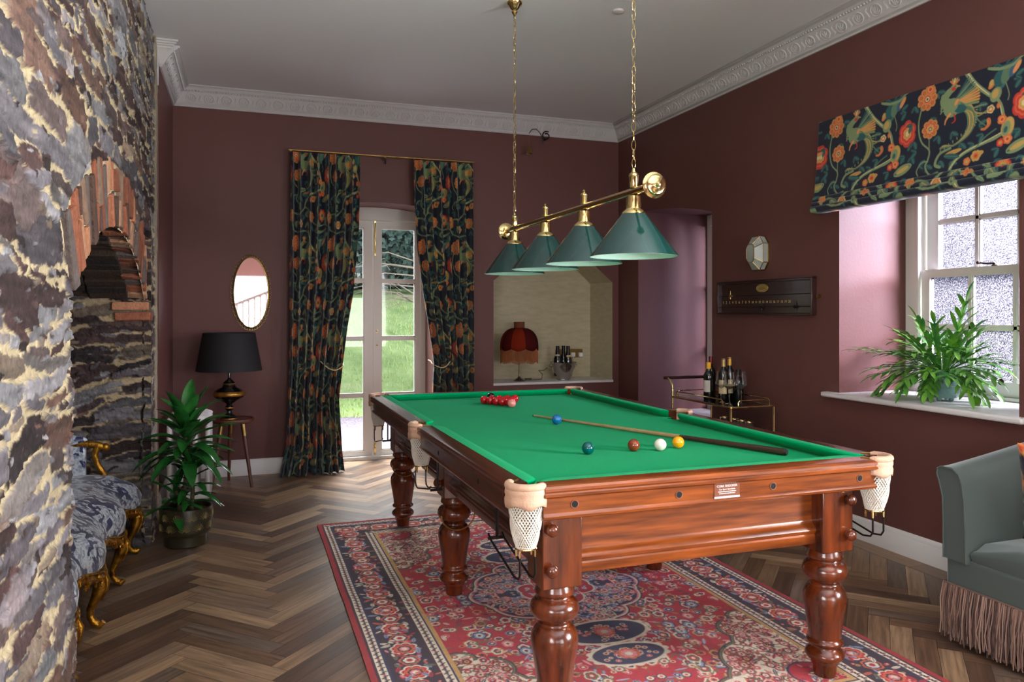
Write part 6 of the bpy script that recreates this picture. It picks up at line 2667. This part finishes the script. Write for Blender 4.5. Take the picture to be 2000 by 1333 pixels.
# seat cushion, softly crowned
rows = []
nu, nv = 14, 26
for j in range(nv + 1):
    y = sy0 + .12 + (sy1 - .12 - sy0 - .12) * j / nv
    ey = min(1, min(j, nv - j) / 3)
    row = [(3.36, y, .372), (sx0 + .01, y, .372)]
    for a in np.linspace(0, PI / 2, 5):
        row.append((sx0 + .035 - .038 * math.cos(a), y, .40 + .030 * ey + .042 * math.sin(a) * (.4 + .6 * ey)))
    for s in np.linspace(.1, 1, 9):
        row.append((sx0 + .035 + (3.36 - sx0) * s, y, .442 + .030 * ey + .022 * math.sin(PI * s) * ey))
    rows.append(row)
w.grid(rows)
w.face([w.pt(p_) for p_ in rows[-1]])
w.face([w.pt(p_) for p_ in reversed(rows[0])])
w.build('seat_cushion', velv, parent=SO, angle=60, recalc=True)


def arm(yc, s):
    """flared arm; s=+1 is the far one. section in (y,z), swept along x"""
    rows = []
    for x in np.linspace(sx0 - .012, 3.50, 22):
        t = (x - sx0) / (3.50 - sx0)
        zt = .752 + .10 * max(t, 0) ** 1.1
        th = .03 * max(0, t - .45)
        inn, out = yc - s * (.112 + .12 * max(0, t - .5)), yc + s * .0
        row = [(inn, .36), (inn + s * .004, .50), (inn + s * .010, .62), (inn + s * .022, zt - .055), (inn + s * .040, zt - .018), (inn + s * .068, zt), (out + s * .012, zt + .0), (out + s * .030, zt - .012), (out + s * .034, zt - .034), (out + s * .022, zt - .065), (out + s * .004, zt - .13), (out, .5), (out, .36)]
        rows.append([(x, a, b) for a, b in row])
    w = MB()
    w.grid(rows)
    for rw in (rows[0], rows[-1]):
        cc_ = w.pt((rw[0][0], (rw[3][1] + rw[9][1]) / 2, .66))
        ids = [w.pt(p_) for p_ in rw]
        for i in range(len(ids)):
            w.face((cc_, ids[i], ids[(i + 1) % len(ids)]))
    o = w.build('arm', velv, parent=SO, angle=50, recalc=True)
    w = MB()
    w.tube([Vector(rows[0][i]) + Vector((-.003, 0, 0)) for i in range(0, 13)], .0035, 6)
    w.build('piping', velv, parent=o)


arm(sy1, 1)
arm(sy0, -1)
rows = []
for y in np.linspace(sy0 + .0, sy1, 24):
    rows.append([(3.36, y, .38), (3.35, y, .60), (3.38, y, .80), (3.42, y, .875), (3.50, y, .90), (3.58, y, .88), (3.61, y, .80), (3.61, y, .36)])
w = MB()
w.grid(rows)
w.face([w.pt(p_) for p_ in rows[-1]])
w.face([w.pt(p_) for p_ in reversed(rows[0])])
w.build('back', velv, parent=SO, angle=60)
frm = mat('brown_bullion', rgb(124, 98, 86), .6, attr='tone', sheen=.2)
w = MB()
rf = random.Random(14)


def strand(bx, by, nx_, ny_):
    c = rf.choice([rgb(150, 120, 104), rgb(120, 92, 80), rgb(92, 68, 60), rgb(168, 138, 122), rgb(76, 54, 50)])
    L_ = rf.uniform(.205, .238)
    j = rf.uniform(0, .018)
    f0 = len(w.f)
    k1, k2 = rf.uniform(-.006, .006), rf.uniform(-.012, .012)
    p0 = Vector((bx + nx_ * j * .3, by + ny_ * j * .3, .252))
    tx_, ty_ = -ny_, nx_
    w.tube([p0, p0 + Vector((nx_ * (.006 + j * .5) + tx_ * k1, ny_ * (.006 + j * .5) + ty_ * k1, -.07)), p0 + Vector((nx_ * (.006 + j) + tx_ * k2, ny_ * (.006 + j) + ty_ * k2, -.15)), p0 + Vector((nx_ * (.004 + j) + tx_ * (k2 + rf.uniform(-.006, .006)), ny_ * (.004 + j), -L_))],
           .0021, 4, caps=False)
    for i in range(f0, len(w.f)):
        w.fcol[i] = c


y = sy1 + .005
while y > 1.1:
    for _ in range(2):
        strand(sx0 - .006, y + rf.uniform(-.003, .003), -1, 0)
    y -= .0042
x = sx0
while x < 3.6:
    strand(x, sy1 + .006, 0, 1)
    x += .006
f_ = w.build('bullion_fringe', frm, parent=SO, smooth=False)
f_['kind'] = 'stuff'
w = MB().tube([(3.6, sy1 + .006, .252), (sx0 - .006, sy1 + .006, .252), (sx0 - .006, 1.1, .252)], .006, 6)
w.build('fringe_heading', mat('brown_heading', rgb(104, 80, 70), .7), parent=SO)
# patterned cushion on the sofa
cu = Vector((3.10, 2.06, .69))
Mc = Matrix.Translation(cu) @ Matrix.Rotation(math.radians(28), 4, 'Z') @ Matrix.Rotation(math.radians(-16), 4, 'Y')
n = 40
S_, T_ = np.meshgrid(np.linspace(-1, 1, n), np.linspace(-1, 1, n))
thk = .075 * np.clip((1 - np.abs(S_) ** 2.6) * (1 - np.abs(T_) ** 2.6), 0, 1) ** .5
pin = 1 - .05 * (1 - np.abs(S_) ** 2) * (np.abs(T_) > -1)
co = thing('scatter_cushion', tuple(cu - Vector((0, 0, .215))), 'bird and flower patterned scatter cushion leaning on the sofa', 'cushion')
for sgn, nm in ((-1, 'front'), (1, 'reverse')):
    P = np.zeros((n, n, 3))
    for j in range(n):
        for i in range(n):
            v = Mc @ Vector((sgn * thk[j, i], S_[j, i] * .215 * (1 - .04 * (1 - T_[j, i] ** 2)), T_[j, i] * .215 * (1 - .04 * (1 - S_[j, i] ** 2))))
            P[j, i] = v
    C = cloth.sample(.62 + S_ * .2, .30 - T_ * .2)
    color_grid(nm + '_cover', P, C, fabric_m, parent=co)

# ================================================================ garden outside the doors
def hill(x, y):
    t = max(0.0, y - 10.9)
    return -.10 + .195 * min(t, 10) + .05 * max(0, t - 10) + .05 * math.sin(x * .9 + y * .5) * min(1, t / 3)


w = MB()
rows = [[(x, y, -.06) for x in np.linspace(-8, 9, 30)] for y in np.linspace(7.6, 11.1, 12)]
w.grid(rows)
gv = mat('pale_gravel', rgb(150, 140, 150), .9, noise=(38, 5, .16), col2=rgb(84, 78, 92), bump=(60, 1.0))
w.build('ground_gravel', gv, smooth=False, kind='structure')
w = MB()
rows = [[(x, y, hill(x, y) + (.04 if y > 10.95 else 0)) for x in np.linspace(-14, 20, 60)] for y in np.linspace(10.9, 34, 80)]
w.grid(rows)
gr = mat('lawn_grass', rgb(150, 172, 112), .9, noise=(2.2, 8, .2), col2=rgb(112, 140, 82), bump=(14, 1.0), stretch=(1, .5, 1))
lw_ = w.build('ground_lawn', gr, kind='structure')
rg_ = random.Random(33)
w = MB()
for k in range(9000):
    x, y = rg_.uniform(.2, 5.2), 10.95 + 9 * rg_.random() ** 1.6
    z = hill(x, y) + .04
    h_ = rg_.uniform(.03, .09)
    a = rg_.uniform(0, 6.28)
    dx_, dy_ = .012 * math.cos(a), .012 * math.sin(a)
    i0 = w.pt((x - dx_, y - dy_, z - .01)); i1 = w.pt((x + dx_, y + dy_, z - .01)); i2 = w.pt((x + rg_.uniform(-.03, .03), y + rg_.uniform(-.03, .03), z + h_))
    w.face((i0, i1, i2))
gb_ = w.build('grass_tufts', mat('grass_blade', rgb(158, 180, 118), .8), smooth=False)
tag(gb_, 'loose grass blades growing over the sloping lawn outside the doors', 'grass', kind='stuff')


def tree(name, label, x, y, h, r, nleaf, ls, m_, seed, trunk=True, zc=None, sq=.8):
    rs = random.Random(seed)
    b = Vector((x, y, hill(x, y) if y > 10.9 else -.06))
    t = thing(name, tuple(b), label, 'tree' if h > 2.2 else 'shrub')
    zc = h * .58 if zc is None else zc
    w = MB()
    w.tube([b, b + Vector((.05, 0, h * .35)), b + Vector((-.03, .05, h * .7))], [.07 * h / 3, .05 * h / 3, .02], 8)
    tips = []
    for k in range(10):
        a = rs.uniform(0, 6.28)
        s = b + Vector((0, 0, h * rs.uniform(.2, .6)))
        e = b + Vector((math.cos(a) * r * .8, math.sin(a) * r * .8, zc + rs.uniform(-.3, .6) * r))
        w.tube([s, (s + e) / 2 + Vector((0, 0, .1)), e], [.03, .018, .006], 6)
        tips.append(e)
    w.build('trunk', mat('bark', rgb(70, 58, 50), .9), parent=t)
    w = MB()
    for k in range(nleaf):
        u = Vector((rs.gauss(0, 1), rs.gauss(0, 1), rs.gauss(0, 1))).normalized() * (rs.random() ** .45)
        lob = 1 + .22 * math.sin(4 * math.atan2(u.y, u.x) + seed) * math.cos(5 * u.z)
        c = b + Vector((u.x * r * lob, u.y * r * lob, zc + u.z * r * sq * lob))
        a, e = rs.uniform(0, 6.28), rs.uniform(-.9, .9)
        d = Vector((math.cos(a) * math.cos(e), math.sin(a) * math.cos(e), math.sin(e)))
        s = d.orthogonal().normalized() * ls * .42
        w.face([w.pt(c - d * ls / 2), w.pt(c + s), w.pt(c + d * ls / 2), w.pt(c - s)])
    w.build('foliage', m_, parent=t, smooth=False)
    return t


dkl = mat('dark_evergreen_leaf', rgb(60, 82, 78), .6, noise=(2.0, 3, .3), col2=rgb(92, 116, 108))
gll = mat('fresh_leaf', rgb(96, 140, 70), .6, noise=(3, 3, .3), col2=rgb(120, 160, 90))
specs = [(3.5, 21.8, 4.2, 1.65), (-.7, 21.8, 4.3, 1.65), (7.7, 21.8, 4.3, 1.65), (1.4, 26.2, 5.6, 1.75), (5.7, 26.2, 5.4, 1.75), (-3.0, 26.4, 5.2, 1.75)]
labs = ['dark evergreen at the top of the lawn, seen through the right door leaf', 'dark evergreen at the top of the lawn far left, behind the left curtain', 'dark evergreen at the top of the lawn far right, behind the right curtain', 'taller dark tree of the row behind, seen through the left door leaf',
        'taller dark tree of the row behind, beyond the right door leaf', 'taller dark tree of the row behind, farthest left']
for i, ((x, y, h_, r_), lb) in enumerate(zip(specs, labs)):
    tree('evergreen_tree', lb, x, y, h_, r_, 5200, .20, dkl, 50 + i, zc=h_ * .5, sq=1.15)
w = MB()
rh = random.Random(88)
for k in range(26000):
    x, y = rh.uniform(-8, 14), rh.uniform(29.5, 31.5)
    c = Vector((x, y, 2.4 + rh.random() ** 1.2 * (6.4 + 1.1 * math.sin(x * 1.1))))
    a, e = rh.uniform(0, 6.28), rh.uniform(-.9, .9)
    d = Vector((math.cos(a) * math.cos(e), math.sin(a) * math.cos(e), math.sin(e)))
    s_ = d.orthogonal().normalized() * .14
    w.face([w.pt(c - d * .17), w.pt(c + s_), w.pt(c + d * .17), w.pt(c - s_)])
hg = w.build('woodland_hedge', dkl, loc=(3, 30.5, 2.0), smooth=False)
tag(hg, 'tall dark woodland hedge closing the view beyond the lawn', 'hedge', kind='stuff')
tree('garden_shrub', 'fresh green leafy shrub seen low through the left door leaf', .70, 13.2, 1.6, .45, 700, .075, gll, 91, zc=1.55)
w = MB()
bt = thing('bare_branch_tree', (3.4, 14.6, hill(3.4, 14.6)), 'thin bare branches reaching across the right door leaf', 'tree')
b = Vector((3.4, 14.6, hill(3.4, 14.6)))
w.tube([b, b + Vector((-.1, 0, 1.2)), b + Vector((-.3, -.1, 2.0))], [.05, .04, .03], 8)
rt = random.Random(4)
for k in range(12):
    s = b + Vector((-.2, 0, rt.uniform(.9, 2.0)))
    e = s + Vector((-rt.uniform(.7, 1.6), rt.uniform(-.4, .4), rt.uniform(-.25, .35)))
    w.tube([s, (s + e) / 2 + Vector((0, 0, .12)), e], [.016, .010, .004], 6)
    for j in range(3):
        q0 = s + (e - s) * rt.uniform(.3, .9)
        w.tube([q0, q0 + Vector((rt.uniform(-.3, 0), 0, rt.uniform(-.2, .25)))], [.006, .003], 5)
w.build('branches', mat('bare_bark', rgb(126, 116, 104), .8), parent=bt)
